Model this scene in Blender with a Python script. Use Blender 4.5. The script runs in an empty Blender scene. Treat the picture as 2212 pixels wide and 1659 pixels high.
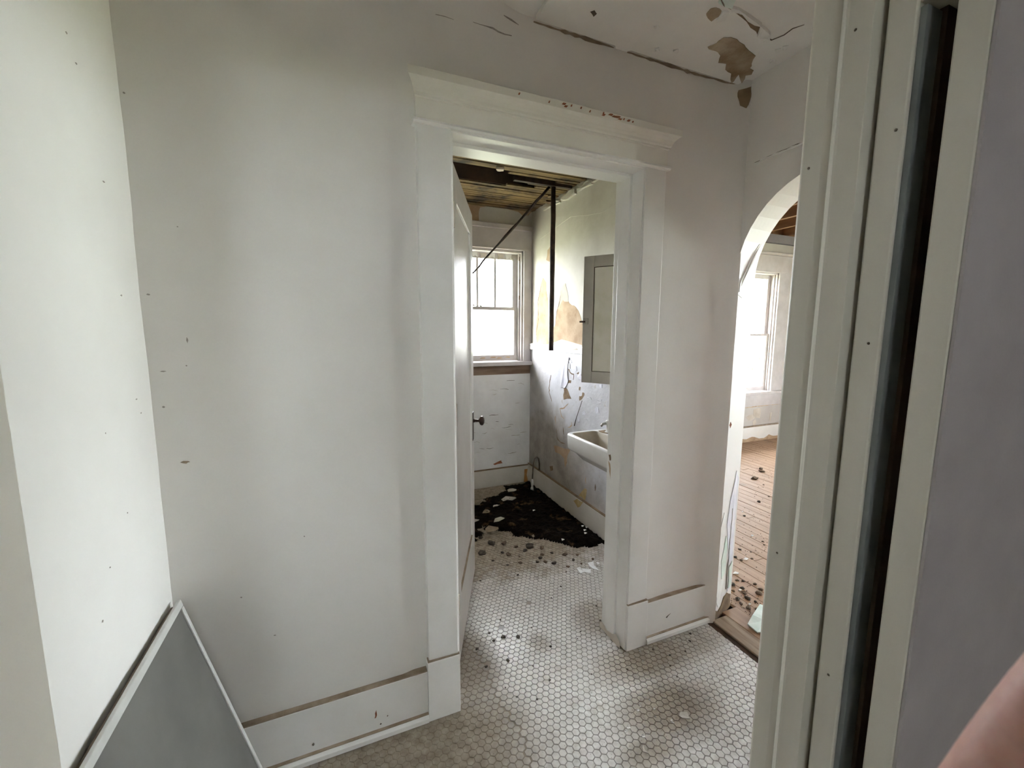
import bpy, bmesh, math, random
from mathutils import Vector, Matrix, noise

# ------------------------------------------------------------------ camera, world, exposure
scene = bpy.context.scene
COL = scene.collection
random.seed(7)
CAM = Vector((0.0, 0.0, 1.424))
YAW, PITCH, ROLL = 0.39657599, -0.12733405, 0.00359628
fw = Vector((math.sin(YAW) * math.cos(PITCH), math.cos(YAW) * math.cos(PITCH), math.sin(PITCH)))
r0 = Vector((math.cos(YAW), -math.sin(YAW), 0))
u0 = r0.cross(fw)
rt = r0 * math.cos(ROLL) + u0 * math.sin(ROLL)
up = -r0 * math.sin(ROLL) + u0 * math.cos(ROLL)
cd = bpy.data.cameras.new('camera')
cd.sensor_fit = 'HORIZONTAL'
cd.sensor_width = 36.0
cd.lens = 36.0 * 904.28 / 2212.0
cd.clip_start = 0.01
cd.clip_end = 200
cd.dof.use_dof = True
cd.dof.focus_distance = 2.2
cd.dof.aperture_fstop = 24.0
camo = bpy.data.objects.new('camera', cd)
COL.objects.link(camo)
m3 = Matrix((rt, up, -fw)).transposed()
camo.matrix_world = Matrix.Translation(CAM) @ m3.to_4x4()
scene.camera = camo

world = bpy.data.worlds.new('overcast_sky')
scene.world = world
world.use_nodes = True
bg = world.node_tree.nodes['Background']
bg.inputs['Color'].default_value = (0.935, 0.95, 1.0, 1)
bg.inputs['Strength'].default_value = 6.0

vs = scene.view_settings
vs.view_transform = 'Standard'
vs.look = 'None'
vs.exposure = 3.15
vs.gamma = 1.0
vs.use_curve_mapping = False
scene.cycles.max_bounces = 14
scene.cycles.diffuse_bounces = 10
scene.cycles.glossy_bounces = 4
scene.cycles.transparent_max_bounces = 12
scene.cycles.caustics_reflective = False
scene.cycles.caustics_refractive = False
scene.cycles.sample_clamp_indirect = 12.0


def portal(center, normal, w, h):
    """A window-sized sampling portal for the sky light."""
    l = bpy.data.lights.new('window_portal', 'AREA')
    l.shape = 'RECTANGLE'
    l.size, l.size_y = w, h
    l.cycles.is_portal = True
    o = bpy.data.objects.new('window_portal', l)
    COL.objects.link(o)
    n = Vector(normal)
    o.matrix_world = Matrix.Translation(Vector(center)) @ (-n).to_track_quat('Z', 'Y').to_matrix().to_4x4()
    return o


# ------------------------------------------------------------------ materials
MATS = {}


def nodes_of(name):
    m = bpy.data.materials.new(name)
    m.use_nodes = True
    nt = m.node_tree
    return m, nt, nt.nodes['Principled BSDF']


def N(nt, kind, **kw):
    n = nt.nodes.new(kind)
    for k, v in kw.items():
        setattr(n, k, v)
    return n


def noise_tex(nt, scale, detail=5, rough=0.55, stretch=None, dist=0.0):
    geo = N(nt, 'ShaderNodeNewGeometry')
    t = N(nt, 'ShaderNodeTexNoise')
    t.inputs['Scale'].default_value = scale
    t.inputs['Detail'].default_value = detail
    t.inputs['Roughness'].default_value = rough
    t.inputs['Distortion'].default_value = dist
    if stretch:
        mp = N(nt, 'ShaderNodeMapping')
        mp.inputs['Scale'].default_value = stretch
        nt.links.new(geo.outputs['Position'], mp.inputs['Vector'])
        nt.links.new(mp.outputs['Vector'], t.inputs['Vector'])
    else:
        nt.links.new(geo.outputs['Position'], t.inputs['Vector'])
    return t.outputs['Fac']


def ramp(nt, fac, a, b, ca=(0, 0, 0, 1), cb=(1, 1, 1, 1)):
    r = N(nt, 'ShaderNodeValToRGB')
    r.color_ramp.elements[0].position = a
    r.color_ramp.elements[1].position = b
    r.color_ramp.elements[0].color = ca
    r.color_ramp.elements[1].color = cb
    nt.links.new(fac, r.inputs['Fac'])
    return r.outputs['Color']


def mixc(nt, fac, a, b, mode='MIX'):
    x = N(nt, 'ShaderNodeMix', data_type='RGBA', blend_type=mode)
    for sock, val in ((x.inputs[0], fac), (x.inputs[6], a), (x.inputs[7], b)):
        if hasattr(val, 'is_linked'):
            nt.links.new(val, sock)
        elif isinstance(val, (int, float)):
            sock.default_value = val
        else:
            sock.default_value = (val[0], val[1], val[2], 1)
    return x.outputs[2]


def maths(nt, op, a, b=None, c=None):
    x = N(nt, 'ShaderNodeMath', operation=op)
    for i, v in enumerate((a, b, c)):
        if v is None:
            continue
        if hasattr(v, 'is_linked'):
            nt.links.new(v, x.inputs[i])
        else:
            x.inputs[i].default_value = v
    return x.outputs[0]


def bump(nt, bsdf, height, strength, dist=0.002):
    b = N(nt, 'ShaderNodeBump')
    b.inputs['Strength'].default_value = strength
    b.inputs['Distance'].default_value = dist
    nt.links.new(height, b.inputs['Height'])
    nt.links.new(b.outputs['Normal'], bsdf.inputs['Normal'])


def surf(name, c1, c2, scale=6, rough=0.6, bscale=60, bstr=0.15, bdist=0.002, spots=None, stretch=None, metal=0.0, spec=0.5,
         spotscale=14, spotrange=(0.62, 0.72), detail=5):
    m, nt, p = nodes_of(name)
    f = noise_tex(nt, scale, detail, stretch=stretch)
    col = mixc(nt, ramp(nt, f, 0.35, 0.65), c1, c2)
    if spots:
        f2 = noise_tex(nt, spotscale, 6, 0.65)
        col = mixc(nt, ramp(nt, f2, *spotrange), col, spots)
    nt.links.new(col, p.inputs['Base Color'])
    p.inputs['Roughness'].default_value = rough
    p.inputs['Metallic'].default_value = metal
    p.inputs['Specular IOR Level'].default_value = spec
    if bstr:
        bump(nt, p, noise_tex(nt, bscale, 4, 0.6, stretch=stretch), bstr, bdist)
    MATS[name] = m
    return m


def blob_mask(nt, blobs, wob=0.10, wscale=7.0, yz=False):
    """Dirt with a shape of its own: soft blobs (x, y, radius, softness, amount) with a ragged edge."""
    geo = N(nt, 'ShaderNodeNewGeometry')
    nz = maths(nt, 'MULTIPLY', maths(nt, 'SUBTRACT', noise_tex(nt, wscale, 6, 0.65), 0.5), wob * 4)
    tot = None
    for (x, y, rx, ry, soft, amt) in blobs:
        mp = N(nt, 'ShaderNodeMapping')
        mp.inputs['Location'].default_value = (0, -x / rx, -y / ry) if yz else (-x / rx, -y / ry, 0)
        mp.inputs['Scale'].default_value = (0, 1 / rx, 1 / ry) if yz else (1 / rx, 1 / ry, 0)
        nt.links.new(geo.outputs['Position'], mp.inputs['Vector'])
        ln = N(nt, 'ShaderNodeVectorMath', operation='LENGTH')
        nt.links.new(mp.outputs['Vector'], ln.inputs[0])
        d = maths(nt, 'ADD', ln.outputs['Value'], nz)
        mr = N(nt, 'ShaderNodeMapRange', interpolation_type='SMOOTHSTEP')
        mr.inputs['From Min'].default_value = 1 + soft
        mr.inputs['From Max'].default_value = 1 - soft
        mr.inputs['To Min'].default_value = 0
        mr.inputs['To Max'].default_value = amt
        nt.links.new(d, mr.inputs['Value'])
        tot = mr.outputs[0] if tot is None else maths(nt, 'MAXIMUM', tot, mr.outputs[0])
    return tot


def build_materials():
    surf('wall_paint', (0.78, 0.76, 0.725), (0.84, 0.82, 0.79), scale=2.2, rough=0.55, bscale=35, bstr=0.12, bdist=0.003)
    surf('wall_paint_left', (0.78, 0.765, 0.735), (0.83, 0.82, 0.79), scale=2.5, rough=0.6, bscale=40, bstr=0.12, bdist=0.003)
    surf('ceiling_paint', (0.80, 0.785, 0.75), (0.86, 0.85, 0.82), scale=4, rough=0.7, bscale=30, bstr=0.2, bdist=0.003)
    surf('trim_white', (0.80, 0.79, 0.76), (0.86, 0.85, 0.83), scale=5, rough=0.38, bscale=90, bstr=0.10, bdist=0.001,
         spots=(0.62, 0.58, 0.52), spotscale=26, spotrange=(0.70, 0.78))
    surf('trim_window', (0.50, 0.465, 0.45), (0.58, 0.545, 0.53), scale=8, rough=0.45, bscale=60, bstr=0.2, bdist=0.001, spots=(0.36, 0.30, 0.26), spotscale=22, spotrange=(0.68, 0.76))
    surf('trim_cream', (0.79, 0.765, 0.69), (0.85, 0.825, 0.76), scale=5, rough=0.42, bscale=80, bstr=0.12, bdist=0.001)
    surf('jamb_grey', (0.56, 0.53, 0.46), (0.62, 0.59, 0.52), scale=6, rough=0.45, bscale=50, bstr=0.15, bdist=0.001,
         stretch=(1, 1, 0.15), spots=(0.45, 0.37, 0.28), spotscale=10, spotrange=(0.72, 0.82))
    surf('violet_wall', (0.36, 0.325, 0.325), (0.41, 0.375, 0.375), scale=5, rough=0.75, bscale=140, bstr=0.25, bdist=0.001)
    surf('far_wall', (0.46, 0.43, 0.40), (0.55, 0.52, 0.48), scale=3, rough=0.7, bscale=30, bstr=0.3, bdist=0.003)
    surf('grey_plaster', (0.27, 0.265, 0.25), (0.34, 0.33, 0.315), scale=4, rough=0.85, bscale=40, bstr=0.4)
    surf('room_white', (0.70, 0.68, 0.65), (0.75, 0.73, 0.70), scale=4, rough=0.7, bstr=0.1)
    surf('dust_shade_brown', (0.25, 0.19, 0.13), (0.40, 0.33, 0.25), scale=18, rough=0.95, bscale=120, bstr=0.5)  # brown of real dust; also colours the painted ceiling gap shade
    surf('bath_plaster', (0.56, 0.53, 0.465), (0.68, 0.65, 0.59), scale=3.2, rough=0.65, bscale=26, bstr=0.35, bdist=0.004)
    surf('bath_enamel', (0.58, 0.58, 0.60), (0.70, 0.70, 0.725), scale=7, rough=0.42, bscale=18, bstr=0.55, bdist=0.006,
         spots=(0.42, 0.36, 0.28), spotscale=11, spotrange=(0.68, 0.78))
    surf('bath_enamel_back', (0.76, 0.755, 0.745), (0.84, 0.84, 0.835), scale=6, rough=0.45, bscale=18, bstr=0.5, bdist=0.006)
    surf('bath_grime', (0.38, 0.34, 0.28), (0.58, 0.55, 0.49), scale=5, rough=0.7, bscale=24, bstr=0.5, bdist=0.004)
    surf('bare_plaster', (0.42, 0.29, 0.18), (0.56, 0.42, 0.28), scale=9, rough=0.9, bscale=60, bstr=0.5, bdist=0.003,
         spots=(0.30, 0.17, 0.08), spotscale=12, spotrange=(0.60, 0.75))
    surf('bare_plaster_pale', (0.52, 0.46, 0.38), (0.66, 0.61, 0.54), scale=10, rough=0.9, bscale=60, bstr=0.4)
    surf('bare_plaster_dark', (0.16, 0.105, 0.06), (0.28, 0.20, 0.12), scale=14, rough=0.95, bscale=70, bstr=0.6, bdist=0.003)
    surf('ceiling_brown', (0.22, 0.145, 0.075), (0.47, 0.385, 0.27), scale=11, rough=0.9, bscale=60, bstr=0.5, bdist=0.004)
    surf('crack_dark', (0.10, 0.08, 0.06), (0.18, 0.15, 0.11), scale=30, rough=0.95, bstr=0)
    surf('scuff_grey', (0.28, 0.25, 0.22), (0.42, 0.39, 0.35), scale=60, rough=0.9, bstr=0)
    surf('flake_white', (0.80, 0.79, 0.76), (0.86, 0.855, 0.83), scale=20, rough=0.6, bscale=60, bstr=0.2)
    surf('flake_blue', (0.70, 0.71, 0.79), (0.80, 0.80, 0.86), scale=12, rough=0.45, bscale=40, bstr=0.3)
    surf('flake_mint', (0.60, 0.74, 0.66), (0.78, 0.85, 0.80), scale=12, rough=0.45, bscale=50, bstr=0.3)
    surf('rust_red', (0.26, 0.085, 0.04), (0.38, 0.15, 0.07), scale=40, rough=0.9, bstr=0)
    surf('lath_wood', (0.12, 0.075, 0.028), (0.25, 0.165, 0.065), scale=5, rough=0.85, bscale=40, bstr=0.4, stretch=(0.3, 4, 4),
         spots=(0.035, 0.024, 0.014), spotscale=4, spotrange=(0.47, 0.62))
    surf('dark_wood', (0.045, 0.028, 0.016), (0.10, 0.06, 0.035), scale=6, rough=0.85, bscale=50, bstr=0.4)
    surf('joist_wood', (0.13, 0.065, 0.03), (0.24, 0.125, 0.06), scale=4, rough=0.8, bscale=40, bstr=0.3, stretch=(3, 0.4, 3))
    surf('deck_wood', (0.42, 0.19, 0.07), (0.55, 0.27, 0.11), scale=4, rough=0.8, bscale=40, bstr=0.3)
    surf('old_wood', (0.16, 0.10, 0.06), (0.28, 0.20, 0.14), scale=6, rough=0.85, bscale=45, bstr=0.6, stretch=(0.5, 4, 4),
         spots=(0.44, 0.40, 0.35), spotscale=9, spotrange=(0.62, 0.72))
    surf('threshold_wood', (0.24, 0.17, 0.11), (0.40, 0.31, 0.22), scale=9, rough=0.8, bscale=50, bstr=0.5, stretch=(5, 0.5, 1))
    surf('plank_wood', (0.32, 0.195, 0.115), (0.42, 0.275, 0.17), scale=5, rough=0.6, bscale=40, bstr=0.3, stretch=(6, 0.5, 1),
         spots=(0.17, 0.12, 0.08), spotscale=4, spotrange=(0.60, 0.78))
    surf('iron_black', (0.022, 0.014, 0.010), (0.06, 0.035, 0.022), scale=30, rough=0.65, bscale=90, bstr=0.5, metal=0.3)
    surf('bronze_dark', (0.05, 0.03, 0.022), (0.085, 0.05, 0.035), scale=20, rough=0.38, bstr=0.1, metal=0.6)
    surf('pipe_lead', (0.10, 0.075, 0.06), (0.17, 0.13, 0.11), scale=30, rough=0.5, bstr=0.2, metal=0.4)
    surf('porcelain', (0.80, 0.79, 0.77), (0.86, 0.855, 0.84), scale=6, rough=0.12, bstr=0.03, spots=(0.50, 0.43, 0.33),
         spotscale=9, spotrange=(0.70, 0.86))
    surf('basin_grime', (0.36, 0.31, 0.23), (0.52, 0.47, 0.38), scale=7, rough=0.55, bscale=40, bstr=0.3)
    surf('cabinet_grey', (0.47, 0.45, 0.41), (0.52, 0.50, 0.46), scale=8, rough=0.5, bscale=60, bstr=0.1)
    surf('metal_latch', (0.35, 0.33, 0.30), (0.48, 0.46, 0.42), scale=30, rough=0.4, metal=0.8, bstr=0.1)
    surf('alu_frame', (0.60, 0.60, 0.58), (0.68, 0.68, 0.66), scale=12, rough=0.45, metal=0.25, bstr=0.05)
    surf('grey_panel', (0.12, 0.118, 0.108), (0.17, 0.166, 0.152), scale=4, rough=0.32, bscale=14, bstr=0.05)
    surf('brown_board', (0.13, 0.095, 0.065), (0.20, 0.15, 0.11), scale=8, rough=0.6, bstr=0.2)
    surf('strip_grey', (0.13, 0.145, 0.14), (0.18, 0.195, 0.19), scale=10, rough=0.4, bstr=0.1)
    surf('crumb_dark', (0.035, 0.028, 0.020), (0.09, 0.07, 0.05), scale=60, rough=0.95, bscale=150, bstr=0.7)
    surf('crumb_brown', (0.10, 0.07, 0.045), (0.18, 0.125, 0.08), scale=50, rough=0.95, bscale=150, bstr=0.7)
    surf('rot_black', (0.004, 0.003, 0.002), (0.012, 0.009, 0.006), scale=22, rough=1.0, spec=0.05, bscale=60, bstr=0.9, bdist=0.006,
         spots=(0.10, 0.062, 0.032), spotscale=11, spotrange=(0.57, 0.70))
    surf('grass', (0.30, 0.32, 0.20), (0.42, 0.42, 0.29), scale=1.2, rough=0.9, bscale=20, bstr=0.5)
    surf('leaf', (0.10, 0.20, 0.04), (0.22, 0.34, 0.08), scale=6, rough=0.7, bstr=0)
    surf('siding', (0.20, 0.19, 0.22), (0.27, 0.26, 0.29), scale=4, rough=0.7, bstr=0.1)
    surf('paper_white', (0.84, 0.84, 0.84), (0.90, 0.90, 0.90), scale=20, rough=0.7, bstr=0.1)
    surf('stain_yellow', (0.46, 0.33, 0.13), (0.58, 0.46, 0.24), scale=14, rough=0.8, bstr=0.2)
    surf('stain_orange', (0.30, 0.12, 0.03), (0.42, 0.21, 0.06), scale=14, rough=0.8, bstr=0.2)
    # wall enamel by the sink: bluish white, brown grime with a ragged edge low down
    m, nt, p = nodes_of('bath_enamel_right')
    col = mixc(nt, ramp(nt, noise_tex(nt, 7), 0.35, 0.65), (0.56, 0.565, 0.60), (0.68, 0.68, 0.715))
    col = mixc(nt, ramp(nt, noise_tex(nt, 11, 6, 0.65), 0.64, 0.74), col, (0.42, 0.37, 0.30))
    gm = blob_mask(nt, [(3.2, 0.25, 0.75, 0.50, 0.35, 0.85), (2.85, 0.40, 0.30, 0.20, 0.5, 0.8), (2.55, 0.22, 0.30, 0.16, 0.5, 0.6), (3.45, .8, .3, .6, .6, .5)], wob=0.2, wscale=8, yz=True)
    gcol = mixc(nt, ramp(nt, noise_tex(nt, 9, 6), 0.35, 0.7), (0.23, 0.195, 0.15), (0.42, 0.385, 0.33))
    col = mixc(nt, gm, col, gcol)
    nt.links.new(col, p.inputs['Base Color'])
    p.inputs['Roughness'].default_value = 0.45
    bump(nt, p, noise_tex(nt, 18, 5, 0.65), 0.6, 0.006)
    MATS['bath_enamel_right'] = m
    # skin
    m, nt, p = nodes_of('skin')
    f = noise_tex(nt, 260, 4)
    nt.links.new(mixc(nt, ramp(nt, f, 0.35, 0.7), (0.62, 0.33, 0.27), (0.72, 0.43, 0.36)), p.inputs['Base Color'])
    p.inputs['Roughness'].default_value = 0.5
    p.inputs['Subsurface Weight'].default_value = 0.15
    p.inputs['Subsurface Radius'].default_value = (0.01, 0.004, 0.002)
    MATS['skin'] = m
    surf('nail', (0.72, 0.48, 0.42), (0.78, 0.55, 0.48), scale=100, rough=0.3, bstr=0)
    surf('sleeve', (0.05, 0.06, 0.08), (0.08, 0.09, 0.12), scale=80, rough=0.9, bscale=300, bstr=0.4)
    # mirror
    m, nt, p = nodes_of('mirror_glass')
    f = noise_tex(nt, 9, 6)
    nt.links.new(mixc(nt, ramp(nt, f, 0.5, 0.8), (0.86, 0.85, 0.76), (0.74, 0.73, 0.56)), p.inputs['Base Color'])
    p.inputs['Metallic'].default_value = 0.40
    p.inputs['Roughness'].default_value = 0.16
    MATS['mirror_glass'] = m
    # window glass: clear or grimy pane with a slight sheen
    for gname, tint in (('window_glass', (0.93, 0.96, 0.95, 1)), ('grimy_glass', (0.85, 0.86, 0.86, 1))):
        m, nt, p = nodes_of(gname)
        out = nt.nodes['Material Output']
        nt.nodes.remove(p)
        tr = N(nt, 'ShaderNodeBsdfTransparent')
        tr.inputs['Color'].default_value = tint
        gl = N(nt, 'ShaderNodeBsdfGlossy')
        gl.inputs['Roughness'].default_value = 0.03
        mx = N(nt, 'ShaderNodeMixShader')
        mx.inputs[0].default_value = 0.04
        nt.links.new(tr.outputs[0], mx.inputs[1])
        nt.links.new(gl.outputs[0], mx.inputs[2])
        nt.links.new(mx.outputs[0], out.inputs['Surface'])
        MATS[gname] = m
    # hexagon tile: white glaze, each tile a shade of its own, brown film in worn patches
    m, nt, p = nodes_of('hex_tile')
    geo = N(nt, 'ShaderNodeNewGeometry')
    vor = N(nt, 'ShaderNodeTexNoise')
    vor.inputs['Scale'].default_value = 55
    vor.inputs['Detail'].default_value = 0
    nt.links.new(geo.outputs['Position'], vor.inputs['Vector'])
    col = mixc(nt, ramp(nt, vor.outputs['Fac'], 0.3, 0.7), (0.70, 0.685, 0.665), (0.85, 0.84, 0.825))
    pink = noise_tex(nt, 9, 2)
    col = mixc(nt, maths(nt, 'MULTIPLY', ramp(nt, pink, 0.5, 0.75), 0.35), col, (0.66, 0.56, 0.55))
    col = floor_dirt(nt, col, p)
    MATS['hex_tile'] = m
    bump(nt, p, noise_tex(nt, 120, 4), 0.15, 0.001)
    m, nt, p = nodes_of('grout')
    col = mixc(nt, noise_tex(nt, 12), (0.13, 0.115, 0.10), (0.22, 0.20, 0.175))
    floor_dirt(nt, col, p)
    MATS['grout'] = m


def floor_dirt(nt, col, p):
    """Brown film of dirt in worn patches over the tile floor."""
    dirt = blob_mask(nt, [(0.15, 1.22, 0.46, 0.40, 0.45, 0.92), (0.44, 1.58, 0.14, 0.28, 0.6, 0.85), (1.22, 1.31, 0.27, 0.11, 0.6, 0.9),
                          (1.10, 1.08, 0.20, 0.12, 0.6, 0.88), (1.05, 2.95, 1.1, 0.95, 0.25, 0.97), (1.15, 1.62, 0.14, 0.16, 0.6, 0.75), (0.95, 1.95, .5, .25, .8, .5),
                          (0.75, 2.05, 0.22, 0.15, 0.7, 0.6), (1.45, 1.32, 0.16, 0.10, 0.6, 0.75), (0.80, 1.58, 0.05, 0.06, 0.7, 0.6),
                          (0.93, 0.98, 0.12, 0.06, 0.7, 0.8)], wob=0.16, wscale=9)
    fine = ramp(nt, noise_tex(nt, 14, 8, 0.7), 0.46, 0.70)
    dirt = maths(nt, 'MAXIMUM', dirt, maths(nt, 'MULTIPLY', fine, 0.45))
    dcol = mixc(nt, ramp(nt, noise_tex(nt, 30, 6), 0.35, 0.7), (0.20, 0.155, 0.105), (0.38, 0.32, 0.24))
    col = mixc(nt, dirt, col, dcol)
    nt.links.new(col, p.inputs['Base Color'])
    rr = N(nt, 'ShaderNodeMapRange')
    rr.inputs['To Min'].default_value = 0.28
    rr.inputs['To Max'].default_value = 0.85
    nt.links.new(dirt, rr.inputs['Value'])
    nt.links.new(rr.outputs[0], p.inputs['Roughness'])
    return col


build_materials()

# ------------------------------------------------------------------ mesh helpers
WORLD = {}      # object name -> world origin


class MB:
    def __init__(self):
        self.v, self.f = [], []

    def add(self, vs_, fs_):
        b = len(self.v)
        self.v += [tuple(x) for x in vs_]
        self.f += [tuple(i + b for i in f) for f in fs_]
        return self

    def box(self, x0, x1, y0, y1, z0, z1):
        return self.add([(x0, y0, z0), (x1, y0, z0), (x1, y1, z0), (x0, y1, z0), (x0, y0, z1), (x1, y0, z1), (x1, y1, z1), (x0, y1, z1)],
                        [(0, 3, 2, 1), (4, 5, 6, 7), (0, 1, 5, 4), (1, 2, 6, 5), (2, 3, 7, 6), (3, 0, 4, 7)])

    def mbox(self, mp, u0, u1, w0, w1, z0, z1):
        vs_ = [mp(u, w, z) for z in (z0, z1) for (u, w) in ((u0, w0), (u1, w0), (u1, w1), (u0, w1))]
        return self.add(vs_, [(0, 3, 2, 1), (4, 5, 6, 7), (0, 1, 5, 4), (1, 2, 6, 5), (2, 3, 7, 6), (3, 0, 4, 7)])

    def prism(self, base, top):
        """base and top: matching loops of 3-D points."""
        n = len(base)
        self.add(list(base) + list(top), [tuple(range(n))[::-1], tuple(range(n, 2 * n))] +
                 [(i, (i + 1) % n, n + (i + 1) % n, n + i) for i in range(n)])
        return self

    def loops(self, loops_, close_start=True, close_end=True):
        b = len(self.v)
        n = len(loops_[0])
        for lp in loops_:
            self.v += [tuple(p) for p in lp]
        for k in range(len(loops_) - 1):
            for i in range(n):
                j = (i + 1) % n
                self.f.append((b + k * n + i, b + k * n + j, b + (k + 1) * n + j, b + (k + 1) * n + i))
        if close_start:
            self.f.append(tuple(b + i for i in range(n))[::-1])
        if close_end:
            e = b + (len(loops_) - 1) * n
            self.f.append(tuple(e + i for i in range(n)))
        return self

    def tube(self, pts, rad, n=10):
        pts = [Vector(p) for p in pts]
        rads = rad if isinstance(rad, (list, tuple)) else [rad] * len(pts)
        lps = []
        prev = None
        for i, p in enumerate(pts):
            t = (pts[min(i + 1, len(pts) - 1)] - pts[max(i - 1, 0)]).normalized()
            if prev is None:
                a = Vector((1, 0, 0)) if abs(t.x) < 0.8 else Vector((0, 1, 0))
                prev = (a - t * a.dot(t)).normalized()
            else:
                prev = (prev - t * prev.dot(t)).normalized()
            b = t.cross(prev)
            lps.append([p + (prev * math.cos(2 * math.pi * k / n) + b * math.sin(2 * math.pi * k / n)) * rads[i] for k in range(n)])
        return self.loops(lps)

    def lathe(self, center, axis, profile, n=16):
        """profile: (distance along axis, radius)."""
        c, a = Vector(center), Vector(axis).normalized()
        return self.tube([c + a * d for d, _ in profile], [max(r, 1e-4) for _, r in profile], n) if False else self._lathe(c, a, profile, n)

    def _lathe(self, c, a, profile, n):
        h = Vector((1, 0, 0)) if abs(a.x) < 0.8 else Vector((0, 1, 0))
        p = (h - a * h.dot(a)).normalized()
        b = a.cross(p)
        return self.loops([[c + a * d + (p * math.cos(2 * math.pi * k / n) + b * math.sin(2 * math.pi * k / n)) * max(r, 1e-4)
                            for k in range(n)] for d, r in profile])

    def build(self, name, mat, parent=None, smooth=False, bevel=0.0, segs=2):
        xs, ys, zs = zip(*self.v)
        if parent is None:
            org = Vector(((min(xs) + max(xs)) / 2, (min(ys) + max(ys)) / 2, min(zs)))
        else:
            org = Vector(((min(xs) + max(xs)) / 2, (min(ys) + max(ys)) / 2, (min(zs) + max(zs)) / 2))
        me = bpy.data.meshes.new(name)
        me.from_pydata([Vector(v) - org for v in self.v], [], self.f)
        me.materials.append(MATS[mat])
        bm = bmesh.new()
        bm.from_mesh(me)
        bmesh.ops.recalc_face_normals(bm, faces=bm.faces)
        bm.to_mesh(me)
        bm.free()
        if smooth:
            for p in me.polygons:
                p.use_smooth = True
        o = bpy.data.objects.new(name, me)
        COL.objects.link(o)
        place(o, org, parent)
        if bevel:
            bv = o.modifiers.new('bevel', 'BEVEL')
            bv.width = bevel
            bv.segments = segs
            bv.limit_method = 'ANGLE'
        return o


def place(o, org, parent=None):
    if parent is not None:
        o.parent = parent
        o.location = org - WORLD[parent.name]
    else:
        o.location = org
    WORLD[o.name] = Vector(org)


def empty(name, loc):
    o = bpy.data.objects.new(name, None)
    o.empty_display_size = 0.1
    COL.objects.link(o)
    place(o, Vector(loc))
    return o


def tag(o, label, cat, group=None, kind=None):
    o['label'] = label
    o['category'] = cat
    if group and group != label:
        o['group'] = group
    if kind:
        o['kind'] = kind
    return o


def struct(o, label, cat):
    return tag(o, label, cat, kind='structure')


def B(*a):
    return MB().box(*a)


def hole_wall(mp, u0, u1, w0, w1, z0, z1, holes):
    """Wall slab with rectangular openings (u0,u1,z0,z1)."""
    us = sorted({u0, u1, *[h[0] for h in holes], *[h[1] for h in holes]})
    zs = sorted({z0, z1, *[h[2] for h in holes], *[h[3] for h in holes]})
    mb = MB()

    def solid(i, k):
        if i < 0 or k < 0 or i >= len(us) - 1 or k >= len(zs) - 1:
            return False
        uc, zc = (us[i] + us[i + 1]) / 2, (zs[k] + zs[k + 1]) / 2
        return not any(h[0] < uc < h[1] and h[2] < zc < h[3] for h in holes)
    for i in range(len(us) - 1):
        for k in range(len(zs) - 1):
            if not solid(i, k):
                continue
            a, b, c, d = us[i], us[i + 1], zs[k], zs[k + 1]
            P = lambda u, w, z: mp(u, w, z)
            mb.add([P(a, w0, c), P(b, w0, c), P(b, w0, d), P(a, w0, d)], [(0, 1, 2, 3)])
            mb.add([P(a, w1, c), P(b, w1, c), P(b, w1, d), P(a, w1, d)], [(3, 2, 1, 0)])
            if not solid(i - 1, k):
                mb.add([P(a, w0, c), P(a, w1, c), P(a, w1, d), P(a, w0, d)], [(3, 2, 1, 0)])
            if not solid(i + 1, k):
                mb.add([P(b, w0, c), P(b, w1, c), P(b, w1, d), P(b, w0, d)], [(0, 1, 2, 3)])
            if not solid(i, k - 1):
                mb.add([P(a, w0, c), P(b, w0, c), P(b, w1, c), P(a, w1, c)], [(3, 2, 1, 0)])
            if not solid(i, k + 1):
                mb.add([P(a, w0, d), P(b, w0, d), P(b, w1, d), P(a, w1, d)], [(0, 1, 2, 3)])
    return mb


def skin(mp, u0, u1, z0, z1, step, disp, skip=None):
    """A plaster skin: fine grid whose depth follows disp(u, z)."""
    nu, nz = max(1, round((u1 - u0) / step)), max(1, round((z1 - z0) / step))
    idx, vs_, fs_ = {}, [], []

    def vid(i, k):
        if (i, k) not in idx:
            u, z = u0 + (u1 - u0) * i / nu, z0 + (z1 - z0) * k / nz
            idx[(i, k)] = len(vs_)
            vs_.append(mp(u, disp(u, z), z))
        return idx[(i, k)]
    for i in range(nu):
        for k in range(nz):
            uc, zc = u0 + (u1 - u0) * (i + .5) / nu, z0 + (z1 - z0) * (k + .5) / nz
            if skip and skip(uc, zc):
                continue
            fs_.append((vid(i, k), vid(i + 1, k), vid(i + 1, k + 1), vid(i, k + 1)))
    return MB().add(vs_, fs_)


def nz3(x, y, z, s):
    return noise.noise(Vector((x * s, y * s, z * s)))


def sstep(a, b, x):
    t = min(1, max(0, (x - a) / (b - a)))
    return t * t * (3 - 2 * t)


def patch(name, poly, fn, depth, mat, parent, lift=0.0, seed=0, sub=True):
    """Thin slab with a ragged outline lying on a surface; fn(u, v, h) maps to the world."""
    rnd = random.Random(seed + len(poly) * 31)
    pts = []
    n = len(poly)
    for i in range(n):
        a, b = poly[i], poly[(i + 1) % n]
        pts.append(a)
        if sub:
            L = math.hypot(b[0] - a[0], b[1] - a[1])
            t = 0.5 + rnd.uniform(-.15, .15)
            j = L * 0.09
            pts.append((a[0] + (b[0] - a[0]) * t + rnd.uniform(-j, j), a[1] + (b[1] - a[1]) * t + rnd.uniform(-j, j)))
    base = [fn(u, v, -0.001) for u, v in pts]
    top = [fn(u, v, depth + (rnd.uniform(0, lift) if lift else 0)) for u, v in pts]
    return MB().prism(base, top).build(name, mat, parent)


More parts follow.
